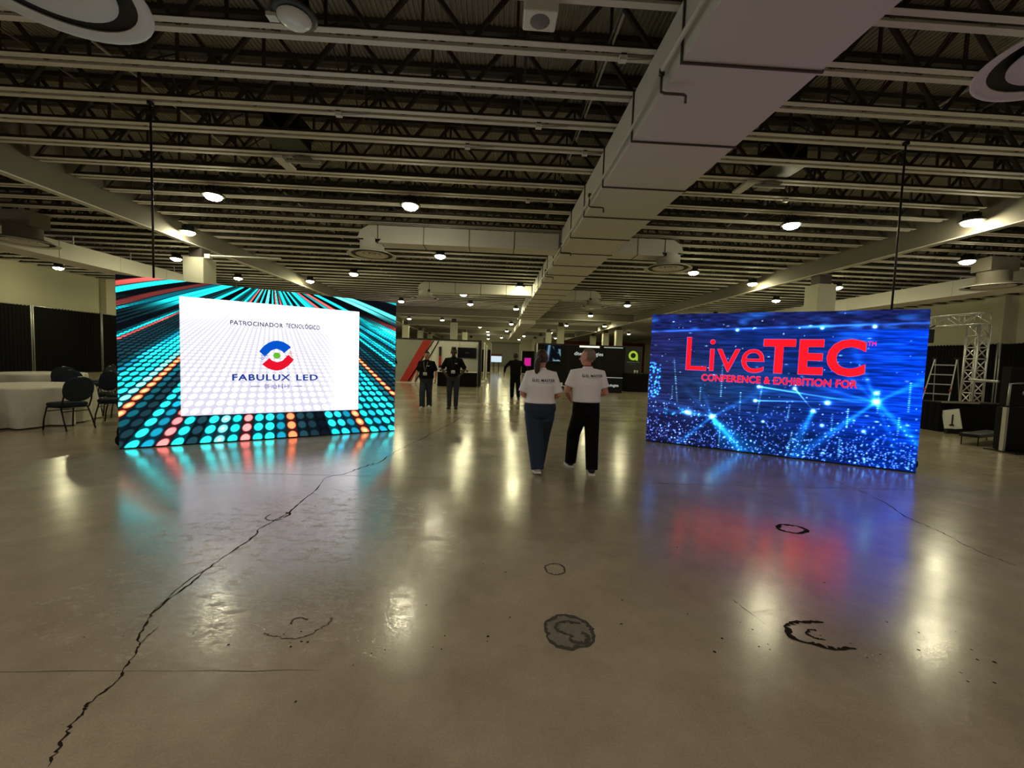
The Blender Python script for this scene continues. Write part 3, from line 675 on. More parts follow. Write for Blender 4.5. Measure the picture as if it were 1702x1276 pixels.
# eye-shaped emblem: a blue crescent over a red one, green pupil, dot fields at both ends
def crescent(cx, cz, sgn):
    o_ = [(-.266, .063), (-.23, .118), (-.18, .175), (-.12, .222), (-.06, .252), (0, .264), (.07, .254), (.13, .23), (.18, .195), (.222, .155), (.11, .045), (.085, .075), (.05, .10), (0, .115), (-.05, .105), (-.09, .08), (-.13, .035), (-.18, -.02)]
    return [(cx+sgn*a, cz+sgn*b) for a, b in o_]
flat('emblem', [crescent(lc_[0], lc_[1], 1)], E_blue, LW); flat('emblem', [crescent(lc_[0], lc_[1], -1)], E_red, LW)
flat('emblem_pupil', [[(lc_[0]+.055*math.cos(a), lc_[1]+.055*math.sin(a)) for a in np.linspace(0, 6.28, 25)[:-1]]], E_green, LW, -.005)
for sgn, m_ in ((-1, E_blue), (1, E_red)):
    q = []
    for i in range(7):
        for j in range(4):
            x = lc_[0]+sgn*(.165+.026*i*.72+.026*j*.72-.01); zc = lc_[1]+sgn*(-.055+.026*j*.9-.026*i*.4+.06); sz = .011-.0011*i
            q.append([(x-sz, zc), (x, zc-sz), (x+sz, zc), (x, zc+sz)])
    o = flat('emblem_dots', q, m_, LW); o['kind'] = 'stuff'
# --- writing on the blue screen
E_hot = emat('px_hot_red', (252, 14, 24), 2.6); E_halo = emat('px_halo', (120, 86, 170), 1)
def word(body, x0, x1, z0, z1, off, sp=1.0):
    lettering('lettering', body, E_hot, RW, x0, x1, z0, z1, y=-.006, offset=off, spacing=sp)
    lettering('lettering_edge', body, E_halo, RW, x0-.012, x1+.012, z0-.012, z1+.012, y=-.004, offset=off+.006, spacing=sp)
word('Live', .672, 1.948, 1.462, 2.085, -.006, .95)
word('TEC', 1.93, 3.345, 1.462, 2.065, .034, 1.1)
lettering('lettering', 'TM', E_hot, RW, 3.36, 3.465, 1.965, 2.03, y=-.006)
word('CONFERENCE & EXHIBITION FOR', .96, 3.268, 1.276, 1.396, .018, 1.04)

# ================================================================== DRAPES ALONG THE WALLS
def drape(name, label, p0, p1, z0, z1, m, fold=.16, amp=.035, group=None, cat='drape'):
    """a pleated curtain standing between two floor points, hung from a rail on uprights"""
    p0 = Vector((p0[0], p0[1], 0)); p1 = Vector((p1[0], p1[1], 0)); d = p1-p0; L_ = d.length; d.normalize(); nn = Vector((-d.y, d.x, 0))
    n_ = max(8, int(L_/fold*4)); v = []
    for i in range(n_+1):
        s_ = L_*i/n_; a = amp*(math.sin(2*math.pi*s_/fold)+.35*math.sin(s_*3.1))
        q = d*s_+nn*a; v += [(q.x, q.y, z0), (q.x*1.0, q.y, (z0+z1)/2), (q.x, q.y, z1)]
    r = empty(name, p0); tag(r, label, cat, group)
    MB().add(v, [(3*i+j, 3*i+3+j, 3*i+4+j, 3*i+1+j) for i in range(n_) for j in (0, 1)]).build('curtain', m, r, True)
    e = d*L_
    MB().tube([(0, 0, z1-.02), (e.x, e.y, z1-.02)], .022, 8).build('rail', M_steel, r, True)
    for q in (Vector((0, 0, 0)), e):
        MB().tube([(q.x, q.y, 0), (q.x, q.y, z1+.03)], .03, 8).build('upright', M_steel, r, True)
    return r
for k, (ya, yb, lab) in enumerate(((14, 21.58, 'black drape behind the near round table, cut by the frame edge'), (21.68, 25.2, 'black drape between two white posts behind the round tables'), (25.3, 30, 'black drape ending at the sponsor screen edge'), (30.1, 35, 'black drape hidden mostly behind the sponsor screen'))):
    drape('pipe_drape', lab, (X0+1.2, ya), (X0+1.2, yb), 0.03, 3.38, M_black, group='black drapes along the table side wall')
for k, (ya, yb, lab) in enumerate(((13.5, 19.38, 'black drape behind the big black cases on the truss side'), (19.5, 26, 'black drape behind the truss tower'), (26.1, 33, 'black drape behind the stepladder, next to the blue screen'))):
    drape('pipe_drape', lab, (X1-1.2, ya), (X1-1.2, yb), 0.03, 3.14, M_black, group='black drapes along the truss side wall')
M_redd = mat('red_drape', (78, 12, 16), .85, var=.2, vscale=4)
drape('red_drape', 'dark red drape hanging far behind the black booth', (9.2, 60), (22, 60), .1, 4.5, M_redd, .35, .07)

# ================================================================== ROUND TABLES AND CHAIRS
M_cloth = mat('table_linen', (214, 210, 192), .85, var=.05, vscale=5)
M_chairf = mat('chair_fabric', (36, 44, 50), .9, var=.25, vscale=30, spec=.2)
M_chairm = mat('chair_frame', (26, 26, 27), .4, .4)
def round_table(x, y, label, labc, seed):
    t = empty('round_table', (x, y, 0)); tag(t, label, 'table', 'round banquet tables')
    MB().lathe([(0, .70), (.91, .70), (.91, .735), (0, .735)], n=40).build('tabletop', mat('plywood', (150, 120, 84)), t)
    for a in range(4): MB().tube([(.55*math.cos(a*1.57), .55*math.sin(a*1.57), 0), (.5*math.cos(a*1.57), .5*math.sin(a*1.57), .7)], .016, 8).build('leg', M_steel, t)
    c = empty('tablecloth', (x, y, .74)); tag(c, labc, 'tablecloth', 'pale tablecloths on the round tables')
    rs_ = np.random.RandomState(seed); n_ = 120; v = [(0, 0, .004)]; ph = rs_.rand(4)*6.28
    rings = [(.5, .004, 0), (.88, .004, 0), (.922, -.005, 0), (.936, -.03, .008), (.935, -.2, .03), (.925, -.42, .055), (.915, -.715, .075)]
    for (r, z, am) in rings:
        for k in range(n_):
            t_ = 2*math.pi*k/n_; fo = math.sin(11*t_+ph[0])+.6*math.sin(17*t_+ph[1])+.5*math.sin(7*t_+ph[2]); rr = r+am*fo*1.25-(am*.7)
            v.append((rr*math.cos(t_), rr*math.sin(t_), z))
    f = [(0, 1+k, 1+(k+1) % n_) for k in range(n_)]
    for i in range(len(rings)-1):
        for k in range(n_): a = 1+i*n_; f.append((a+k, a+n_+k, a+n_+(k+1) % n_, a+(k+1) % n_))
    MB().add(v, f).build('cloth', M_cloth, c, True)
round_table(-9.0, 8.4, 'round table under a pale cloth, nearer the camera', 'floor length pale cloth on the nearer round table', 3)
round_table(-12.4, 11.9, 'round table under a pale cloth, farther back', 'floor length pale cloth on the farther round table', 4)
def pad(w_, h_, th, n_=28, e=2.6):
    """rounded cushion outline in XZ, thickness along Y"""
    mb = MB(); rings = [(-th/2, .86), (-th*.38, .97), (0, 1), (th*.38, .97), (th/2, .86)]; v = []
    for (y, s_) in rings:
        for k in range(n_):
            t = 2*math.pi*k/n_; c, s = math.cos(t), math.sin(t)
            v.append((w_/2*s_*math.copysign(abs(c)**(2/e), c), y, h_/2*s_*math.copysign(abs(s)**(2/e), s)))
    f = [(i*n_+k, i*n_+(k+1) % n_, (i+1)*n_+(k+1) % n_, (i+1)*n_+k) for i in range(4) for k in range(n_)]
    f += [tuple(range(n_-1, -1, -1)), tuple(4*n_+k for k in range(n_))]
    return mb.add(v, f)
def chair_proto():
    r = empty('banquet_chair')          # faces +Y, back at -Y
    s = pad(.46, .44, .075, e=4).build('seat', M_chairf, r, True); s.rotation_euler = (math.radians(90), 0, 0); s.location = (0, .02, .46)
    b = pad(.47, .46, .06, e=2.4).build('backrest', M_chairf, r, True); b.location = (0, -.25, .745); b.rotation_euler = (math.radians(10), 0, 0)
    MB().box(-.2, .2, -.18, .2, .405, .425).build('seat_frame', M_chairm, r)
    for sx in (-1, 1):
        MB().tube([(sx*.205, -.17, .41), (sx*.215, -.215, .55), (sx*.21, -.24, .66), (sx*.2, -.265, .80)], .0125, 8).build('back_frame', M_chairm, r, True)
        MB().tube([(sx*.2, .18, .42), (sx*.215, .23, .2), (sx*.22, .25, 0)], .0125, 8).build('leg', M_chairm, r, True)
        MB().tube([(sx*.2, -.14, .42), (sx*.215, -.22, .2), (sx*.22, -.29, 0)], .0125, 8).build('leg', M_chairm, r, True)
    MB().tube([(-.2, .2, .34), (.2, .2, .34)], .009, 6).build('stretcher', M_chairm, r); MB().tube([(-.2, -.17, .34), (.2, -.17, .34)], .009, 6).build('stretcher', M_chairm, r)
    t = pad(.07, .02, .02).build('handhold', M_alu, b, True); t.location = (0, -.0, .225)
    return r
cp = chair_proto(); first = True
T1, T2 = (-9.0, 8.4), (-12.4, 11.9)
for (T, ang, rad, turn, lab) in (
    (T1, -21, 1.31, 8, 'dark chair with its rounded back to the camera at the near table'),
    (T1, 12, 1.42, 10, 'dark chair seen side on beside the near table and the sponsor screen'),
    (T1, 58, 1.4, 0, 'dark chair behind the one closest to the sponsor screen, near table'),
    (T1, -76, 1.25, -5, 'dark chair cut by the frame edge, nearest the camera at the near table'),
    (T1, 84, 1.3, 0, 'dark chair on the far side of the near table, right of its centre'),
    (T1, 112, 1.25, 0, 'dark chair on the far side of the near table at the frame edge'),
    (T2, -28, 1.25, 0, 'dark chair at the far table with its back to the near table'),
    (T2, 14, 1.28, 0, 'dark chair at the far table, on the sponsor screen side'),
    (T2, 60, 1.25, 0, 'dark chair behind the far table near the white drape post'),
    (T2, -75, 1.36, 0, 'dark chair between the two tables, mostly hidden by the near one')):
    c = cp if first else copy_tree(cp); first = False
    a = math.radians(ang); c.location = (T[0]+rad*math.cos(a), T[1]+rad*math.sin(a), 0)
    c.rotation_euler = (0, 0, a+math.pi/2+math.radians(turn)); tag(c, lab, 'chair', 'banquet chairs around the round tables')

# ================================================================== RED STRIPED BOOTH
M_bw = mat('booth_white', (242, 242, 232), .6); M_bg = mat('booth_grey', (158, 161, 150), .6); M_br = mat('booth_red', (192, 50, 42), .6); M_bb = mat('booth_black', (14, 14, 15), .5)
def polyprism(mb, q, y0, y1):
    n_ = len(q); v = [(x, y, z) for y in (y0, y1) for x, z in q]
    return mb.add(v, [tuple(range(n_)), tuple(range(2*n_-1, n_-1, -1))]+[(i, i+n_, (i+1) % n_+n_, (i+1) % n_) for i in range(n_)])
bo = empty('exhibition_booth', (-3.1, 24.05, 0)); tag(bo, 'white exhibition booth wall with a diagonal red stripe', 'booth')
ox = 3.1
polyprism(MB(), [(-5.6+ox, 0), (-.80+ox, 0), (-.80+ox, 2.5), (-5.6+ox, 2.5)], .02, .08).build('back_wall', M_bw, bo)
polyprism(MB(), [(-5.6+ox, .06), (-5.4+ox, .06), (-4.05+ox, 2.46), (-5.6+ox, 2.46)], .005, .02).build('grey_panel', M_bg, bo)
polyprism(MB(), [(-5.38+ox, .06), (-4.72+ox, .06), (-3.57+ox, 2.46), (-4.06+ox, 2.46)], .0, .02).build('red_stripe', M_br, bo)
for (a, b) in ((-4.92, -3.52), (-4.52, -3.22)):
    polyprism(MB(), [(a+ox, .06), (a+.075+ox, .06), (b+.07+ox, 2.46), (b+ox, 2.46)], .0, .02).build('black_stripe', M_bb, bo)
MB().box(-5.6+ox, -.80+ox, -.02, .1, 2.48, 2.56).build('top_rail', M_bb, bo)
for x in (-3.6, -2.0): MB().box(x+ox-.008, x+ox+.008, .012, .021, .06, 2.46).build('panel_seam', M_bg, bo)
MB().box(-.83+ox, -.72+ox, -1.6, .9, 0, 2.5).build('side_wall', M_bb, bo)
MB().box(-.85+ox, -.70+ox, -1.65, -1.60, 0, 2.5).build('end_post', M_bb, bo)
MB().box(-3.16+ox, -3.02+ox, -.06, .0, .92, 2.12).build('banner', M_bb, bo); MB().box(-3.165+ox, -3.015+ox, -.065, -.055, 1.05, 1.6).build('banner_band', M_br, bo)
tv = empty('tv', (-1.56, 23.99, 1.82)); tag(tv, 'black wall television on the red striped booth', 'tv')
bevel_smooth(MB().box(-.53, .53, -.05, .05, -.3, .3).build('case', M_dark, tv), .01)
MB().box(-.51, .51, -.055, -.05, -.28, .28).build('screen', mat('tv_off', (10, 12, 20), .15), tv); lettering('logo', 'CMG', E_grey, tv, -.1, .1, -.03, .03, y=-.058)
def counter(name, label, x0, x1, y0, y1, h, m_top, m_skirt, cat='table'):
    r = empty(name, ((x0+x1)/2, (y0+y1)/2, 0)); tag(r, label, cat); w_, d_ = (x1-x0)/2, (y1-y0)/2
    MB().box(-w_, w_, -d_, d_, h-.03, h).build('top', m_top, r)
    # pleated skirt
    per = [(-w_, -d_), (w_, -d_), (w_, d_), (-w_, d_), (-w_, -d_)]; v = []; q = []
    for (a, b) in zip(per[:-1], per[1:]):
        n_ = max(6, int((abs(a[0]-b[0])+abs(a[1]-b[1]))/.04))
        for i in range(n_): q.append((a[0]+(b[0]-a[0])*i/n_, a[1]+(b[1]-a[1])*i/n_))
    for i, (x, y) in enumerate(q): s_ = 1+.012*math.sin(i*1.6); v += [(x*s_, y*s_, .01), (x*s_, y*s_, h-.03)]
    n_ = len(q); MB().add(v, [(2*i, 2*((i+1) % n_), 2*((i+1) % n_)+1, 2*i+1) for i in range(n_)]).build('skirt', m_skirt, r, True)
    return r
counter('display_table', 'black skirted table in front of the red striped booth', -2.93, -.88, 21.9, 22.5, .79, M_bw, M_black)
for x, lab in ((-1.55, 'black gadget lying on the booth table below the television'), (-2.65, 'black gadget at the banner end of the booth table')):
    r = empty('equipment_case', (x, 22.15, .79)); tag(r, lab, 'equipment')
    bevel_smooth(MB().box(-.2, .2, -.12, .12, 0, .09).build('body', M_dark, r), .02); MB().tube([(-.12, 0, .09), (-.1, 0, .15), (.1, 0, .15), (.12, 0, .09)], .012, 6).build('handle', M_dark, r, True)
    MB().box(-.1, .1, -.125, -.12, .03, .07).build('front_label', M_white, r)

# booths beyond, framed in white pipe
for x, y, h, lab in ((-.62, 27.5, 2.45, 'narrow dark booth partition with white posts beyond the red striped booth'), (-.55, 31, 2.4, 'second dark booth partition with white posts beside the aisle')):
    r = empty('booth_partition', (x, y, 0)); tag(r, lab, 'booth')
    MB().box(-.03, .03, -1.4, 1.4, .05, h).build('panel', M_bb, r)
    for yy_ in (-1.45, 0, 1.45): MB().box(-.02, .04, yy_-.012, yy_+.012, 0, h+.1).build('post', M_white, r)
    for z in (h-.25, h): MB().box(-.035, .035, -1.45, 1.45, z, z+.035).build('rail', M_white, r)
    bevel_smooth(MB().box(-.15, .12, -1.75, -1.47, 0, .14).build('foot', M_white, r), .03)
drape('far_drape', 'dark drape at the aisle side far beyond the red striped booth', (-2.2, 45), (-.35, 45), .05, 2.5, M_black, .2)
drape('far_drape', 'dark drape on the black booth side of the far aisle', (3.0, 45), (4.4, 45), .05, 2.5, M_black, .2)
r = empty('tv_stand', (.28, 50, 0)); tag(r, 'white lit monitor on a wheeled stand at the far end of the aisle', 'monitor')
MB().box(-.68, .68, -.04, .04, 1.08, 1.9).build('case', M_dark, r); MB().box(-.64, .64, -.05, -.04, 1.12, 1.84).build('screen', emat('far_screen', (205, 225, 235), 1), r)
MB().box(-.68, .68, -.05, .02, 1.9, 2.1).build('header', mat('header_red', (110, 30, 26)), r)
for x in (-.3, .3): MB().box(x-.05, x+.05, -.05, .05, .08, 1.1).build('upright', M_dark, r); MB().box(x-.05, x+.05, -.45, .45, .02, .1).build('foot', M_dark, r)
for k, (x, z) in enumerate(((-.3, .35), (0, .35), (.3, .35))): pass
r = empty('pink_display', (3.25, 40, 0)); tag(r, 'glowing pink display screen beside the far aisle', 'screen')
MB().box(-.34, .34, -.03, .05, .9, 1.75).build('case', M_dark, r); MB().box(-.31, .31, -.04, -.03, .95, 1.7).build('screen', emat('pink_px', (232, 40, 160), .7), r); MB().box(-.05, .05, -.0, .05, 0, .9).build('pole', M_dark, r); MB().box(-.3, .3, -.2, .2, 0, .03).build('base', M_dark, r)

# ================================================================== BLACK BOOTH
M_blk = mat('booth_satin_black', (9, 10, 10), .6, var=.15, vscale=3, spec=.25); E_text = emat('sign_white', (205, 210, 205), .8)
bc = empty('exhibition_booth', (5.2, 23.75, 0)); tag(bc, 'black exhibition booth with white lettering and two counters', 'booth'); ox = -5.2
MB().box(2.35+ox, 8.55+ox, .02, .1, 0, 2.45).build('back_wall', M_blk, bc)
MB().box(2.30+ox, 2.36+ox, -1.4, .1, 0, 2.42).build('side_wall', M_blk, bc); MB().box(2.27+ox, 2.33+ox, -1.46, -1.40, 0, 2.45).build('end_post', M_white, bc)
for xa in (4.3, 6.1, 7.5): MB().box(xa+ox-.01, xa+ox+.01, .005, .02, 0, 2.45).build('panel_joint', M_bb, bc)
MB().box(7.55+ox, 8.55+ox, -.05, .02, 0, 2.5).build('green_logo_panel', mat('charcoal', (32, 38, 36), .6), bc)
MB().box(2.35+ox, 8.55+ox, -.03, .1, 2.45, 2.52).build('top_rail', M_bb, bc)
MB().box(4.88+ox, 6.03+ox, -.10, -.04, 2.36, 2.46).build('light_bar', emat('bar_white', (230, 232, 214), 1.2), bc)
MB().box(6.3+ox, 7.4+ox, -.08, -.04, 2.38, 2.43).build('light_bar', emat('bar_dim', (180, 184, 172), .8), bc)
lettering('lettering', 'dltechnologies', E_text, bc, 4.6+ox, 6.28+ox, 1.84, 2.1, y=-.0, offset=.012)
# backlit picture: pale streaks on dark blue
def film(u, z):
    a = np.array((10, 16, 22.))+0*u[..., None]; b = np.exp(-((u-.18-.12*z)/.08)**2)[..., None]; a = a+np.array((120, 150, 170))*b
    g = smooth(.45, .75, vnoise2(u*7+z*3, z*6, 4))*smooth(.4, .6, u); return np.clip(a+np.array((150, 185, 200))*g[..., None]*.8, 0, 255)
pd = empty('lit_poster', (2.85, 23.66, 1.5)); tag(pd, 'backlit poster with pale blue streaks on the black booth', 'poster')
display(pd, .95, .92, 60, 60, film, display_mat('poster_px', .8)); MB().box(-.02, .97, .01, .04, -.02, .95).build('frame', M_bb, pd)
# green ring logo
q = arc(8.02+ox, 1.99, .27, .15, 0, 360, 40); E_lime = emat('lime', (176, 214, 60), .75)
mbq = MB(); n_ = 40; v = [(x, -.06, z) for x, z in q]; mbq.add(v, [(i, i+1, 2*n_-2-i, 2*n_-1-i) for i in range(n_-1)]); mbq.build('ring_logo', E_lime, bc)
flat('ring_logo_tail', [[(8.17+ox, 1.72), (8.30+ox, 1.70), (8.30+ox, 1.95), (8.17+ox, 1.9)]], E_lime, bc, -.061)
lettering('lettering', 'alternative labs', emat('lime_dim', (110, 130, 70), .5), bc, 7.66+ox, 8.42+ox, 1.58, 1.66, y=-.061); lettering('lettering', 'smart AV', E_grey, bc, 7.85+ox, 8.2+ox, 1.46, 1.52, y=-.061)
co = counter('reception_counter', 'low black counter with white lettering before the black booth', 5.2, 6.6, 20.95, 21.5, .79, M_blk, M_blk); MB().box(-.7, .7, -.29, -.27, .77, .79).build('edge_strip', E_text, co)
lettering('lettering', 'dltechnologies', E_text, co, -.55, .5, .28, .46, y=-.30, offset=.01)
co = counter('display_table', 'black cube counter under the green ring logo', 7.2, 8.42, 22.2, 22.9, 1.0, M_blk, M_black)
for k, x in enumerate((7.72, 7.86)):
    r = empty('paper_cup', (x, 22.45, 1.0)); tag(r, ('white cup on the cube counter, darker booth side', 'white cup on the cube counter, outer side')[k], 'cup'); MB().lathe([(0, 0), (.035, 0), (.048, .15), (.044, .15), (.032, .01), (0, .01)], n=14).build('cup', M_white, r, True); MB().lathe([(.05, .15), (.05, .165), (0, .17)], n=14).build('lid', M_white, r, True)
r = empty('tripod_sign', (3.75, 22.6, 0)); tag(r, 'small white sign leaning at the foot of the black booth', 'sign'); MB().box(-.28, .28, -.02, .0, .16, .2).build('ledge', M_white, r); MB().bar((-.2, 0, 0), (-.15, .02, .2), .03).bar((.2, 0, 0), (.15, .02, .2), .03).build('feet', M_white, r); MB().box(-.12, .05, -.01, .01, .2, .36).build('plate', M_white, r)

# ================================================================== TRUSS SIDE
def box_truss(parent, p, q, a, name, step=.45, rr=.026):
    """square lattice truss from p to q with four chords, rungs and alternating diagonals"""
    p = Vector(p); q = Vector(q); d = (q-p); L_ = d.length; d.normalize(); u = Vector((1, 0, 0)) if abs(d.x) < .5 else Vector((0, 1, 0)); b = d.cross(u).normalized(); u = b.cross(d).normalized()
    cs = [u*(i*a/2)+b*(j*a/2) for i, j in ((-1, -1), (1, -1), (1, 1), (-1, 1))]
    for c in cs: MB().tube([p+c, q+c], rr, 8).build('chord', M_alu, parent, True)
    n_ = max(2, int(round(L_/step))); s_ = L_/n_
    for k in range(n_+1):
        for e in range(4): MB().tube([p+d*(k*s_)+cs[e], p+d*(k*s_)+cs[(e+1) % 4]], rr*.6, 6).build('rung', M_alu, parent, True)
        if k < n_:
            for e in range(4):
                a0, a1 = (cs[e], cs[(e+1) % 4]) if k % 2 else (cs[(e+1) % 4], cs[e]); MB().tube([p+d*(k*s_)+a0, p+d*((k+1)*s_)+a1], rr*.55, 6).build('diagonal', M_alu, parent, True)
tr = empty('truss_gate', (13.92, 11.45, 0)); tag(tr, 'tall aluminium box truss tower carrying a span toward the hall end', 'truss')
box_truss(tr, (0, 0, .04), (0, 0, 3.0), .31, 'tower', .33); box_truss(tr, (0, -.16, 3.17), (0, 4.3, 3.17), .31, 'span', .42, .02)
box_truss(tr, (0, 4.05, .04), (0, 4.05, 3.0), .31, 'tower', .33)
for y in (0, 4.05): MB().box(-.32, .32, y-.32, y+.32, 0, .04).build('base_plate', M_dark, tr)
sb = empty('speaker_box', (13.5, 12.5, 2.5)); tag(sb, 'small black speaker hung below the truss span', 'speaker'); bevel_smooth(MB().box(-.13, .13, -.13, .13, 0, .42).build('cabinet', M_dark, sb), .015); MB().box(-.11, .11, -.14, -.13, .03, .39).build('grille', M_bb, sb); MB().bar((.0, 0, .42), (.25, 0, .55), .03).build('clamp', M_dark, sb)
ld = empty('step_ladder', (14.3, 12.75, 0), math.radians(-46)); ld.scale = (.95, 1.06, 1.06); tag(ld, 'aluminium stepladder with red fittings standing behind the black riser', 'ladder')
for sx in (-.27, .27):
    MB().bar((sx*1.25-.12, -.35, 0), (sx*.95+.14, 0, 1.92), .05, .03).build('front_rail', M_alu, ld); MB().bar((sx*1.25+.3, .38, 0), (sx*.95+.16, .06, 1.9), .04, .025).build('rear_rail', M_steel, ld)
    bevel_smooth(MB().box(sx*1.12-.03, sx*1.12+.03, -.26, -.16, .96, 1.02).build('red_lock', M_br, ld), .01); MB().box(sx*.95+.09, sx*.95+.2, -.03, .09, 1.9, 1.95).build('hinge_cap', M_dark, ld)
for k in range(6):
    z = .28+.29*k; t = z/1.92; x0_ = -.12+.26*t; wd = .33-.07*t; MB().box(x0_-wd, x0_+wd, -.35+.35*t-.04, -.35+.35*t+.04, z-.015, z+.015).build('tread', M_alu, ld)
ri = counter('stage_riser', 'waist high riser skirted in black in front of the ladder and truss', 12.0, 13.9, 10.55, 11.1, .8, M_dark, M_black, 'stage'); MB().box(-.95, .1, -.30, -.27, .78, .82).build('edge_strip', M_alu, ri)
wb = empty('cardboard_panel', (12.06, 10.36, 0), math.radians(0)); tag(wb, 'white panel with a dark mark leaning against the black riser', 'panel'); MB().bar((0, -.1, .12), (0, .02, .62), .42, .02, (1, 0, 0)).build('sheet', M_white, wb); MB().box(-.2, .22, -.13, -.06, 0, .13).build('base_rail', M_dark, wb)
MB().box(-.03, .05, -.085, -.06, .24, .5).build('dark_mark', M_dark, wb); MB().box(-.1, .1, -.11, -.08, .2, .25).build('dark_mark', M_dark, wb)
fc = empty('flat_case', (11.25, 8.95, 0), math.radians(23)); tag(fc, 'long flat black case on little legs lying on the floor by the riser', 'case'); MB().box(-.75, .75, -.16, .16, .18, .25).build('deck', M_dark, fc)
for x in (-.7, .7):
    for y in (-.13, .13): MB().tube([(x, y, .0), (x, y, .2)], .012, 6).build('leg', M_dark, fc)
bl = empty('cable_ramp', (13.4, 10.9, .0), 0); tag(bl, 'black cable ramp lying along the foot of the riser', 'cable ramp'); polyprism(MB(), [(-1.0, 0), (1.0, 0), (1.0, .05), (-1.0, .05)], -.62, -.44).build('ramp', M_dark, bl); MB().box(-.7, .6, -.55, -.52, .05, .06).build('lid_strip', M_alu, bl)
bk = empty('booth_panel', (11.45, 8.05, 0), 0); tag(bk, 'black booth wall panel with a pale edge post at the frame edge', 'panel')
bevel_smooth(MB().box(-.98, 1.0, -.1, .1, .04, .92).build('lower_body', M_blk, bk), .01); MB().box(-.93, 1.0, -.05, .1, .94, 1.75).build('upper_body', M_blk, bk); MB().box(-1.03, -.98, -.12, -.05, 0, .92).build('edge_profile', M_alu, bk)
MB().box(-1.05, 1.05, -.35, .2, 0, .03).build('base', M_dark, bk); MB().tube([(-.97, -.08, .95), (-.96, -.08, 1.4), (-.7, -.08, 1.42)], .022, 8).build('side_bar', M_steel, bk, True)
for k in range(3): MB().ell((-.62+.16*k, -.06, 1.22), (.035, .02, .045)).build('latch', M_steel, bk, True)
br_ = tag(MB().tube([(10.55, 8.22, 1.43), (11.6, 9.6, 1.44), (12.3, 10.2, 1.44)], .028, 8).build('boom_arm', M_steel, None, True), 'grey boom arm reaching from the black panel toward the truss', 'boom')

# ================================================================== PEOPLE
def hand(mb, wrist, d, palm, thumb_dir, k=1.0, curl=.45):
    """palm and five fingers: d = direction of the hand, palm = way the palm faces, thumb_dir = side of the thumb"""
    w_ = Vector(wrist); d = Vector(d).normalized(); pn = Vector(palm); pn = (pn-d*pn.dot(d)).normalized(); sd = d.cross(pn)
    if sd.dot(Vector(thumb_dir)) < 0: sd = -sd
    for i in range(4):
        o_ = (1.5-i)*.0195*k; mb.tube([w_+sd*o_*.55-d*.01, w_+d*.045*k+sd*o_*.95, w_+d*.09*k+sd*o_], [.015*k, .015*k, .0115*k], 8)
    lens = (.072, .08, .075, .058)
    for i in range(4):
        o_ = (1.5-i)*.0195*k; p = w_+d*.088*k+sd*o_; pts = [p]; a = 0; L_ = lens[i]*k
        for s_ in (.45, .32, .23):
            a += curl*(1+.12*i); p = p+(d*math.cos(a)+pn*math.sin(a))*L_*s_; pts.append(p)
        mb.tube(pts, [.0098*k, .0092*k, .0085*k, .0068*k], 8)
    p = w_+d*.028*k+sd*.03*k
    mb.tube([w_+d*.01*k+sd*.015*k, p+sd*.006*k, p+(d*.55+sd*.65+pn*.35)*.034*k, p+(d*.85+sd*.55+pn*.6)*.058*k], [.015*k, .0125*k, .0105*k, .008*k], 8)

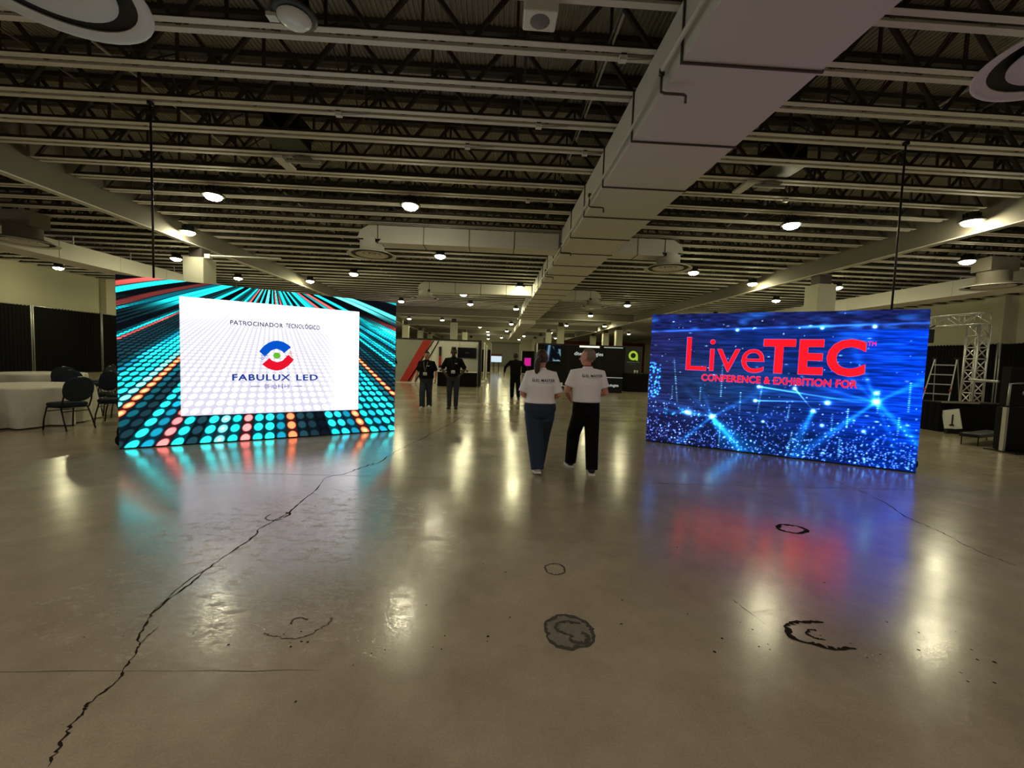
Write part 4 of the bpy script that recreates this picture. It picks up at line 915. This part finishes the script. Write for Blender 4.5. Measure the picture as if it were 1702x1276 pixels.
def person(label, loc, rz, H, sp):
    """facing +Y in its own frame; sp holds pose and clothes"""
    k = H/1.75; root = empty('person', loc, rz); tag(root, label, 'person')
    S = lambda p: Vector(p)*k
    g = sp.get('girth', 1.0); fem = sp.get('female', False); vox = sp.get('vox', .008)
    lean = sp.get('lean', 0.0)
    def LZ(p):                                   # upper body leans forward about the hips
        p = Vector(p); z = p.z-.95
        if z > 0 and lean: p = Vector((p.x, p.y+math.sin(lean)*z, .95+math.cos(lean)*z + 0*p.y))
        return p
    sh = .165 if fem else .19
    rows = ([(.80, .13, .10), (.90, .168, .122), (.97, .165, .115), (1.06, .135, .10), (1.14, .132, .10), (1.25, .15, .115), (1.34, .158, .105), (1.41, .145, .085), (1.455, .085, .065), (1.50, .055, .055)] if fem else
            [(.80, .125, .10), (.90, .158, .118), (.97, .158, .115), (1.06, .150, .112), (1.14, .155, .115), (1.25, .170, .122), (1.34, .178, .112), (1.41, .165, .09), (1.46, .095, .07), (1.50, .06, .06)])
    def torso(mb, z0, z1, inf, n=24, gz=g):
        q = []
        zs = [r[0] for r in rows]
        pick = sorted(set([z for z in zs if z0 < z < z1]+[z0, z1]))
        for z in pick:
            rx, ry = np.interp(z, zs, [r[1] for r in rows]), np.interp(z, zs, [r[2] for r in rows]); gg = 1+(gz-1)*max(0, min(1, (1.42-z)/.2))
            p = LZ((0, 0, z)); q.append((p.z*k, (rx*gg+inf)*k, (ry*gg+inf)*k, 0, p.y*k))
        mb.stack(q, n)
    # ---- joints
    L = {}
    for s_, nm in ((-1, 'L'), (1, 'R')):
        L['sh'+nm] = LZ((s_*sh, 0, 1.405)); e = sp['elbow'+nm]; w_ = sp['wrist'+nm]; L['el'+nm] = LZ(e) if not sp.get('free_arms') else Vector(e); L['wr'+nm] = LZ(w_) if not sp.get('free_arms') else Vector(w_)
        L['hip'+nm] = Vector((s_*.088, 0, .90)); ft = Vector(sp['foot'+nm]); L['ank'+nm] = Vector((ft.x, ft.y, .085+ft.z)); mid = (L['hip'+nm]+L['ank'+nm])/2
        L['kn'+nm] = mid+Vector((s_*.006, .02+sp.get('bend'+nm, .0), .02))
    hy = sp.get('head_yaw', 0); hp = sp.get('head_pitch', 0)
    HM = Matrix.Rotation(hy, 3, 'Z') @ Matrix.Rotation(hp, 3, 'X'); base = LZ((0, .0, 1.50))
    hc = lambda p: S(base+HM@Vector((p[0]*1.05, p[1]*1.05+.012, (p[2]-1.50)*1.0)))
    # ---- body: one continuous skin
    mb = MB(); torso(mb, .80, 1.50, -.006)
    mb.tube([S(base-Vector((0, .0, .06))), hc((0, 0, 1.50)), hc((0, .0, 1.60))], [.06*k, .053*k, .055*k], 14)
    R3 = HM
    mb.ell(hc((0, -.008, 1.648)), (.080*k, .101*k, .102*k), R3, 20, 14); mb.ell(hc((0, .030, 1.588)), (.058*k, .062*k, .072*k), R3, 16, 10); mb.ell(hc((0, .055, 1.545)), (.028*k, .026*k, .022*k), R3)
    mb.tube([hc((0, .084, 1.645)), hc((0, .098, 1.625)), hc((0, .112, 1.600)), hc((0, .092, 1.592))], [.009*k, .012*k, .0155*k, .010*k], 8)
    for s_ in (-1, 1):
        mb.ell(hc((s_*.078, -.006, 1.615)), (.011*k, .021*k, .033*k), R3); mb.ell(hc((s_*.033, .072, 1.652)), (.022*k, .016*k, .009*k), R3)
    for s_, nm in ((-1, 'L'), (1, 'R')):
        a, e, w_ = L['sh'+nm], L['el'+nm], L['wr'+nm]
        mb.tube([S(a+Vector((-s_*.05, 0, .0))), S(a), S(a.lerp(e, .5)), S(e), S(e.lerp(w_, .35)), S(w_)], [.055*k, .056*k, .046*k, .039*k, .042*k, .026*k], 12)
        d = (w_-e); hd = sp.get('hand_dir'+nm); hd = Vector(hd) if hd else d
        hand(mb, S(w_), hd, sp.get('palm'+nm, (-s_, 0, -.3)), sp.get('thumb'+nm, (0, 1, .4)), k*sp.get('hk', 1.0), sp.get('curl', .45))
        h, kn, an = L['hip'+nm], L['kn'+nm], L['ank'+nm]
        mb.tube([S(h+Vector((0, 0, .04))), S(h.lerp(kn, .4)), S(kn), S(kn.lerp(an, .35)), S(an)], [.085*k, .075*k, .055*k, .055*k, .036*k], 12)
        mb.tube([S(an), S(an+Vector((0, .02, -.045))), S(an+Vector((0, .15, -.055)))], [.034*k, .035*k, .025*k], 8)
    body = mb.build('body', sp['skin'], root); remesh(body, vox, 3)
    # ---- shirt
    ms = MB(); hem = sp.get('hem', .93); torso(ms, hem, 1.475, .022+sp.get('loose', 0))
    for s_, nm in ((-1, 'L'), (1, 'R')):
        a, e, w_ = L['sh'+nm], L['el'+nm], L['wr'+nm]; t = sp.get('sleeve', .82)
        pts = [S(a+Vector((-s_*.07, 0, .0))), S(a+Vector((s_*.004, 0, .0))), S(a.lerp(e, .45)), S(a.lerp(e, min(t, .98)))]; rr = [.07*k, .070*k, .068*k, (.070 if t < 1 else .055)*k]
        if t >= 1: pts += [S(e), S(e.lerp(w_, t-1))]; rr += [.052*k, .042*k]
        ms.tube(pts, rr, 14)
    ms.tube([S(base+Vector((0, -.005, -.075))), S(base+Vector((0, .0, -.035))), S(base+Vector((0, .003, .004)))], [.104*k, .082*k, .068*k], 16)
    shirt = ms.build('shirt', sp['shirt'], root); remesh(shirt, max(vox, .009), 4)
    # ---- trousers
    mt = MB(); top = sp.get('waist', 1.02); torso(mt, .80, top, .014+sp.get('hipx', 0)); wl = sp.get('legw', (.105, .088, .078, .075))
    for s_, nm in ((-1, 'L'), (1, 'R')):
        h, kn, an = L['hip'+nm], L['kn'+nm], L['ank'+nm]; drop = sp.get('drop', .03)
        mt.tube([S(h+Vector((0, 0, .05))), S(h+Vector((0, 0, -.10))), S(kn), S(kn.lerp(an, .5)), S(an+Vector((0, -.008, -drop)))], [(wl[0]-.005)*k, wl[0]*k, wl[1]*k, wl[2]*k, wl[3]*k], 16)
    tro = mt.build('trousers', sp['trousers'], root); remesh(tro, max(vox, .009), 4)
    if sp.get('belt'):
        p = LZ((0, 0, top)); rx = np.interp(top, [r[0] for r in rows], [r[1] for r in rows])*g+.024; ry = np.interp(top, [r[0] for r in rows], [r[2] for r in rows])*g+.024
        mb2 = MB(); mb2.stack([((top-.028)*k, rx*k, ry*k, 0, p.y*k), ((top+.008)*k, rx*k, ry*k, 0, p.y*k)], 32); mb2.build('belt', sp['belt'], root)
    # ---- shoes
    for s_, nm in ((-1, 'L'), (1, 'R')):
        an = L['ank'+nm]; lift = sp['foot'+nm][2]; sh_ = empty('shoe', S((an.x, an.y, an.z-.085))); sh_.parent = root
        pt = sp.get('toe'+nm, 0.0); sh_.rotation_euler = (pt, 0, -s_*.12)
        mu = MB(); mu.ell((0, -.015*k, .062*k), (.045*k, .062*k, .048*k)); mu.ell((0, .06*k, .05*k), (.046*k, .10*k, .036*k)); mu.ell((0, .13*k, .042*k), (.042*k, .055*k, .028*k)); mu.tube([(0, -.02*k, .05*k), (0, -.02*k, .115*k)], .045*k, 12)
        up_ = mu.build('upper', sp['shoe'], sh_); remesh(up_, .009, 3)
        so = MB(); q = [(-.042, -.07), (.042, -.07), (.05, 0), (.047, .06), (.053, .12), (.04, .175), (0, .195), (-.04, .175), (-.05, .12), (-.045, .06), (-.05, 0)]
        n_ = len(q); v = [(x*k, y*k, z*k) for z in (0.002, .03) for x, y in q]; so.add(v, [tuple(range(n_-1, -1, -1)), tuple(range(n_, 2*n_))]+[(i, (i+1) % n_, (i+1) % n_+n_, i+n_) for i in range(n_)]).build('sole', sp.get('sole', sp['shoe']), sh_)
    # ---- hair
    st = sp.get('hair', 'short'); hm = sp['hairm']; c0 = hc((0, -.012, 1.652))
    def cap(sc, keep, name='hair'):
        e = MB(); e.ell((0, 0, 0), (.083*sc*k, .104*sc*k, .106*sc*k), None, 36, 24); v = np.array(e.v)
        f = [q for q in e.f if all(keep(*(v[i]/k)) for i in q)]
        o_ = MB().add([c0+R3@Vector(p) for p in e.v], f).build(name, hm, root, True)
        sd = o_.modifiers.new('thick', 'SOLIDIFY'); sd.thickness = .014*k; sd.offset = -.3; return o_
    if st == 'short': cap(1.035, lambda x, y, z: z > .035 or (y < .0 and z > -.055))
    if st == 'thin': cap(1.015, lambda x, y, z: (z > .06 and y < .05) or (y < -.01 and z > -.06 and abs(x) > -.1))
    if st == 'ponytail':
        cap(1.07, lambda x, y, z: z > .045 or (y < .012 and z > -.075))
        mh = MB(); p = [(0.01, -.10, 1.655), (-.005, -.135, 1.645), (-.025, -.15, 1.60), (-.035, -.145, 1.54), (-.035, -.135, 1.47), (-.045, -.125, 1.42)]
        mh.tube([hc(x) for x in p], [.022*k, .03*k, .042*k, .046*k, .042*k, .02*k], 12); o_ = mh.build('ponytail', hm, root, True); remesh(o_, .009, 3)
        MB().tube([hc((0.006, -.112, 1.666)), hc((.003, -.125, 1.66))], .03*k, 12).build('hair_tie', M_dark, root, True)
    if st == 'mohawk':
        cap(1.012, lambda x, y, z: z > .04 or (y < .0 and z > -.03)); mh = MB()
        for i in range(7): y = .055-.024*i; z = 1.735-.006*abs(i-2)**1.6; mh.tube([hc((0, y, z)), hc((.004, y+.006, z+.045)), hc((.006, y+.012, z+.085-.008*i))], [.017*k, .013*k, .004*k], 8)
        o_ = mh.build('mohawk_crest', hm, root, True)
    if st == 'spikes':
        cap(1.02, lambda x, y, z: z > .05 or (y < -.01 and z > -.04)); mh = MB()
        for i, (x, y) in enumerate(((-.05, .03), (-.018, .045), (.018, .045), (.05, .03), (-.03, -.02), (.03, -.02), (0, 0))): mh.tube([hc((x, y, 1.735)), hc((x*1.15, y+.01, 1.775)), hc((x*1.2, y+.012, 1.80))], [.014*k, .010*k, .004*k], 7)
        o_ = mh.build('twists', hm, root, True)
    # ---- face
    if sp.get('face', True):
        M_eye = mat('eye_dark', (22, 16, 14), .3); M_lip = mat('lip', (120, 66, 58), .6)
        for s_ in (-1, 1):
            MB().ell(hc((s_*.031, .0835, 1.634)), (.011*k, .006*k, .006*k), R3).build('eye', M_eye, root, True)
            MB().tube([hc((s_*.014, .088, 1.656)), hc((s_*.033, .086, 1.660)), hc((s_*.05, .074, 1.653))], .0045*k, 6).build('eyebrow', hm if st != 'thin' else M_eye, root, True)
        MB().ell(hc((0, .089, 1.566)), (.024*k, .008*k, .0065*k), R3).build('mouth', M_lip, root, True)
    return root, shirt, S, LZ, hc
def on_cloth(parent, shirt, name, v2, f, m, side=-1, off=.004):
    """lay flat (x,z) outlines on the shirt's back (side -1) or chest (side 1)"""
    bpy.context.view_layer.update()
    bv = BVHTree.FromPolygons([v.co for v in shirt.data.vertices], [tuple(p.vertices) for p in shirt.data.polygons]); out = []; last = 0
    for x, z in v2:
        h = bv.ray_cast(Vector((x, side*1.5, z)), Vector((0, -side, 0)))
        y = h[0].y if h[0] is not None else last; last = y; out.append((x, y+side*off, z))
    me = bpy.data.meshes.new(name); me.from_pydata(out, [], f); me.update(); return link(name, me, m, parent)
def grid_split(v, f, it=1):
    """split triangles so that flat writing can follow the cloth"""
    return v, f
SK_w = mat('skin_light', (190, 140, 112), .55, var=.06, vscale=10); SK_p = mat('skin_pink', (196, 138, 116), .5, var=.06, vscale=10); SK_d = mat('skin_dark', (74, 52, 40), .5, var=.06, vscale=10)
C_white = mat('white_polo', (236, 232, 234), .85, var=.05, vscale=6, bump=.25, bscale=14); C_black = mat('black_polo', (9, 10, 11), .9, spec=.2, var=.2, vscale=8, bump=.2, bscale=14)
C_jean = mat('navy_denim', (30, 46, 66), .85, var=.18, vscale=9, bump=.3, bscale=12); C_blkt = mat('black_trousers', (8, 8, 8), .9, spec=.2, var=.2, vscale=9, bump=.3, bscale=12)
C_jean2 = mat('dark_denim', (42, 50, 60), .85, var=.2, vscale=9, bump=.3, bscale=12); C_shoe = mat('dark_shoe', (26, 26, 28), .5); C_sole = mat('white_sole', (224, 222, 216), .6); C_wshoe = mat('white_shoe', (208, 204, 200), .6)
H_brown = mat('hair_brown', (58, 38, 28), .5, var=.3, vscale=60); H_grey = mat('hair_grey', (120, 104, 92), .6, var=.2, vscale=60); H_dark = mat('hair_dark', (24, 18, 15), .6); H_khaki = mat('khaki', (150, 146, 132), .85)
INK = mat('shirt_ink', (24, 24, 28), .8)

def shirt_logo(root, shirt, cx, z, wd, side=-1, mirror=False):
    k_ = -1 if mirror else 1
    v, f = text_verts('LEL MASTER', .014, 1.04); p = fit(v, -wd*.42, wd*.5, 0); h = p[:, 1].max()
    # subdivide long faces by fan is not needed: glyph triangles are small
    on_cloth(root, shirt, 'lettering', [(cx+a, z+b) for a, b in p], f, INK, side)
    icon = [[(-.50, 0), (-.47, 0), (-.455, .12), (-.485, .12)], [(-.485, .14), (-.465, .14), (-.465, .17), (-.485, .17)], [(-.45, 0), (-.42, 0), (-.43, .05), (-.445, .05)]]
    vv = []; ff = []
    for q in icon: ff.append(tuple(range(len(vv), len(vv)+len(q)))); vv += [(cx+a*wd, z+b*wd) for a, b in q]
    on_cloth(root, shirt, 'logo', vv, ff, INK, side)
    n_ = 12; vv = [(cx-wd*.25+wd*.6*i/n_, z+dz) for i in range(n_+1) for dz in (-.016, -.013)]; on_cloth(root, shirt, 'underline', vv, [(2*i, 2*i+2, 2*i+3, 2*i+1) for i in range(n_)], mat('ink_grey', (120, 118, 120), .8), side)

# the pair seen from behind
P = person('woman with a brown ponytail in a white polo and wide navy jeans, from behind', (.66, 5.72, 0), math.radians(-3), 1.69, dict(
    female=True, girth=1.22, skin=SK_p, shirt=C_white, trousers=C_jean, shoe=C_wshoe, sole=C_sole, hair='ponytail', hairm=H_brown, vox=.007,
    elbowL=(-.265, -.03, 1.12), wristL=(-.18, .17, 1.07), elbowR=(.265, -.03, 1.12), wristR=(.18, .17, 1.07), palmL=(1, 0, .2), palmR=(-1, 0, .2),
    footL=(-.015, -.20, .025), footR=(.02, .22, 0), toeL=-.18, bendL=.02, bendR=.06, hem=1.00, sleeve=.90, loose=.02, waist=1.035, hipx=.014, legw=(.128, .118, .108, .090), drop=.03, head_yaw=math.radians(-14), belt=None))
shirt_logo(P[0], P[1], .03, 1.265, .31)
flat_tag = MB().box(.10, .135, -.165, -.16, .97, .985).build('pocket_tag', M_white, P[0])
P = person('man with close-cropped grey hair in a white polo and black trousers, from behind', (1.32, 5.78, 0), math.radians(2), 1.735, dict(
    girth=1.08, skin=SK_p, shirt=C_white, trousers=C_blkt, shoe=C_shoe, sole=C_sole, hair='thin', hairm=H_grey, vox=.007,
    elbowL=(-.285, .02, 1.14), wristL=(-.20, .21, 1.03), elbowR=(.275, -.02, 1.13), wristR=(.20, .19, 1.10), palmL=(1, 0, .2), palmR=(-1, 0, .2),
    footL=(-.14, .24, .0), footR=(.07, -.18, .0), bendL=.05, bendR=.01, hem=1.0, sleeve=.72, loose=.012, waist=1.025, hipx=.008, legw=(.112, .098, .090, .083), drop=.015, head_yaw=math.radians(52), belt=mat('belt', (20, 18, 18), .5)))
shirt_logo(P[0], P[1], .045, 1.345, .30)
MB().tube([P[2](Vector((.064*math.cos(t), .003+.066*math.sin(t), 1.512))) for t in np.linspace(math.pi*.97, math.pi*2.03, 14)], .007, 6).build('lanyard', mat('lanyard_red', (110, 26, 34), .7), P[0], True)

# two men walking towards the camera
def badge(P, k_, m_l):
    root, shirt, S, LZ, hc = P
    bpy.context.view_layer.update(); bv = BVHTree.FromPolygons([v.co for v in shirt.data.vertices], [tuple(p.vertices) for p in shirt.data.polygons])
    def on(x, z):
        h = bv.ray_cast(Vector((x, 1.5, z)), Vector((0, -1, 0))); return Vector((x, (h[0].y if h[0] else .12)+.008, z))
    for s_ in (-1, 1): MB().tube([on(s_*.06*k_, 1.43*k_), on(s_*.05*k_, 1.35*k_), on(s_*.025*k_, 1.24*k_), on(0, 1.14*k_)], .006, 6).build('lanyard', m_l, root, True)
    p = on(0, 1.07*k_); bg = MB().box(-.055, .055, -.004, .004, -.045, .045).build('badge', M_white, root, loc=(p.x, p.y+.012, p.z)); MB().box(-.04, .04, .004, .006, -.03, .0).build('badge_print', mat('badge_print', (120, 130, 140)), bg)
    q = on(-.085*k_, 1.31*k_); MB().box(-.035, .035, -.002, .003, -.012, .012).build('chest_logo', mat('logo_pale', (180, 184, 190)), root, loc=q)
P = person('man with a mohawk and badge in a black polo walking toward the camera', (-2.0, 12.5, 0), math.radians(176), 1.70, dict(
    girth=1.22, skin=SK_w, shirt=C_black, trousers=C_jean2, shoe=C_wshoe, sole=C_sole, hair='mohawk', hairm=H_dark, vox=.009,
    elbowL=(-.285, -.05, 1.14), wristL=(-.30, .08, .90), elbowR=(.285, -.05, 1.14), wristR=(.31, .10, .90), footL=(-.07, -.16, 0), footR=(.07, .18, 0.0), bendL=.03, bendR=.03,
    hem=.93, sleeve=.9, loose=.02, waist=.98, legw=(.112, .095, .088, .085), drop=.035, hipx=.006))
badge(P, .97, mat('lanyard_grey', (150, 150, 150), .7))
P = person('tall man with hair twists and badge in a black polo, hands at his waist', (-1.21, 12.6, 0), math.radians(182), 1.83, dict(
    girth=1.05, skin=SK_d, shirt=C_black, trousers=C_jean2, shoe=C_shoe, sole=C_shoe, hair='spikes', hairm=H_dark, vox=.009,
    elbowL=(-.33, -.04, 1.14), wristL=(-.20, .14, .98), elbowR=(.33, -.04, 1.14), wristR=(.20, .14, .98), palmL=(1, 0, -.2), palmR=(-1, 0, -.2), footL=(-.09, .0, 0), footR=(.10, .02, 0),
    hem=.93, sleeve=.92, loose=.015, waist=.98, legw=(.10, .078, .068, .062), drop=.03, head_pitch=math.radians(-12)))
badge(P, 1.045, mat('lanyard_black', (30, 30, 32), .7))
# man in black walking away, elbows out
P = person('man all in black walking away down the aisle with elbows out', (.86, 16.25, 0), math.radians(4), 1.80, dict(
    girth=1.06, skin=SK_d, shirt=C_black, trousers=C_blkt, shoe=C_shoe, sole=C_shoe, hair='short', hairm=H_dark, vox=.010,
    elbowL=(-.40, -.06, 1.20), wristL=(-.43, .0, .95), elbowR=(.40, .02, 1.18), wristR=(.50, .10, .96), footL=(-.10, .10, 0), footR=(.12, -.14, 0.03), toeR=-.2, hem=.92, sleeve=1.7, loose=.02, waist=.98, lean=.10, legw=(.11, .092, .082, .072), head_pitch=math.radians(-22)))
# bystanders half hidden by the screens
P = person('person in a dark top and pale trousers at the sponsor screen edge', (-4.62, 18.8, 0), math.radians(200), 1.72, dict(
    skin=SK_w, shirt=C_black, trousers=H_khaki, shoe=C_shoe, sole=C_shoe, hair='short', hairm=H_dark, vox=.011, elbowL=(-.27, .02, 1.14), wristL=(-.12, .22, 1.22), elbowR=(.27, .02, 1.14), wristR=(.12, .22, 1.22), footL=(-.09, 0, 0), footR=(.09, .02, 0)))
P = person('person in dark clothes standing at the blue screen edge by the black booth', (8.95, 22.3, 0), math.radians(150), 1.72, dict(
    skin=SK_p, shirt=mat('patterned_top', (70, 60, 80), .8, var=.9, vscale=40), trousers=C_blkt, shoe=C_shoe, sole=C_shoe, hair='short', hairm=H_brown, vox=.011, elbowL=(-.25, .02, 1.14), wristL=(-.2, .22, 1.05), elbowR=(.25, .02, 1.14), wristR=(.2, .22, 1.05), footL=(-.09, 0, 0), footR=(.09, .02, 0)))

ul = empty('uplight', (-6.4, 31.0, 0)); tag(ul, 'purple uplight hidden behind the red striped booth', 'light')
MB().lathe([(0, 0), (.14, 0), (.14, .18), (.11, .2), (.11, .17), (0, .17)], n=20).build('housing', M_dark, ul, True)
MB().lathe([(0, .175), (.1, .175)], n=20).build('lens', emat('purple_lens', (190, 70, 255), 260), ul)
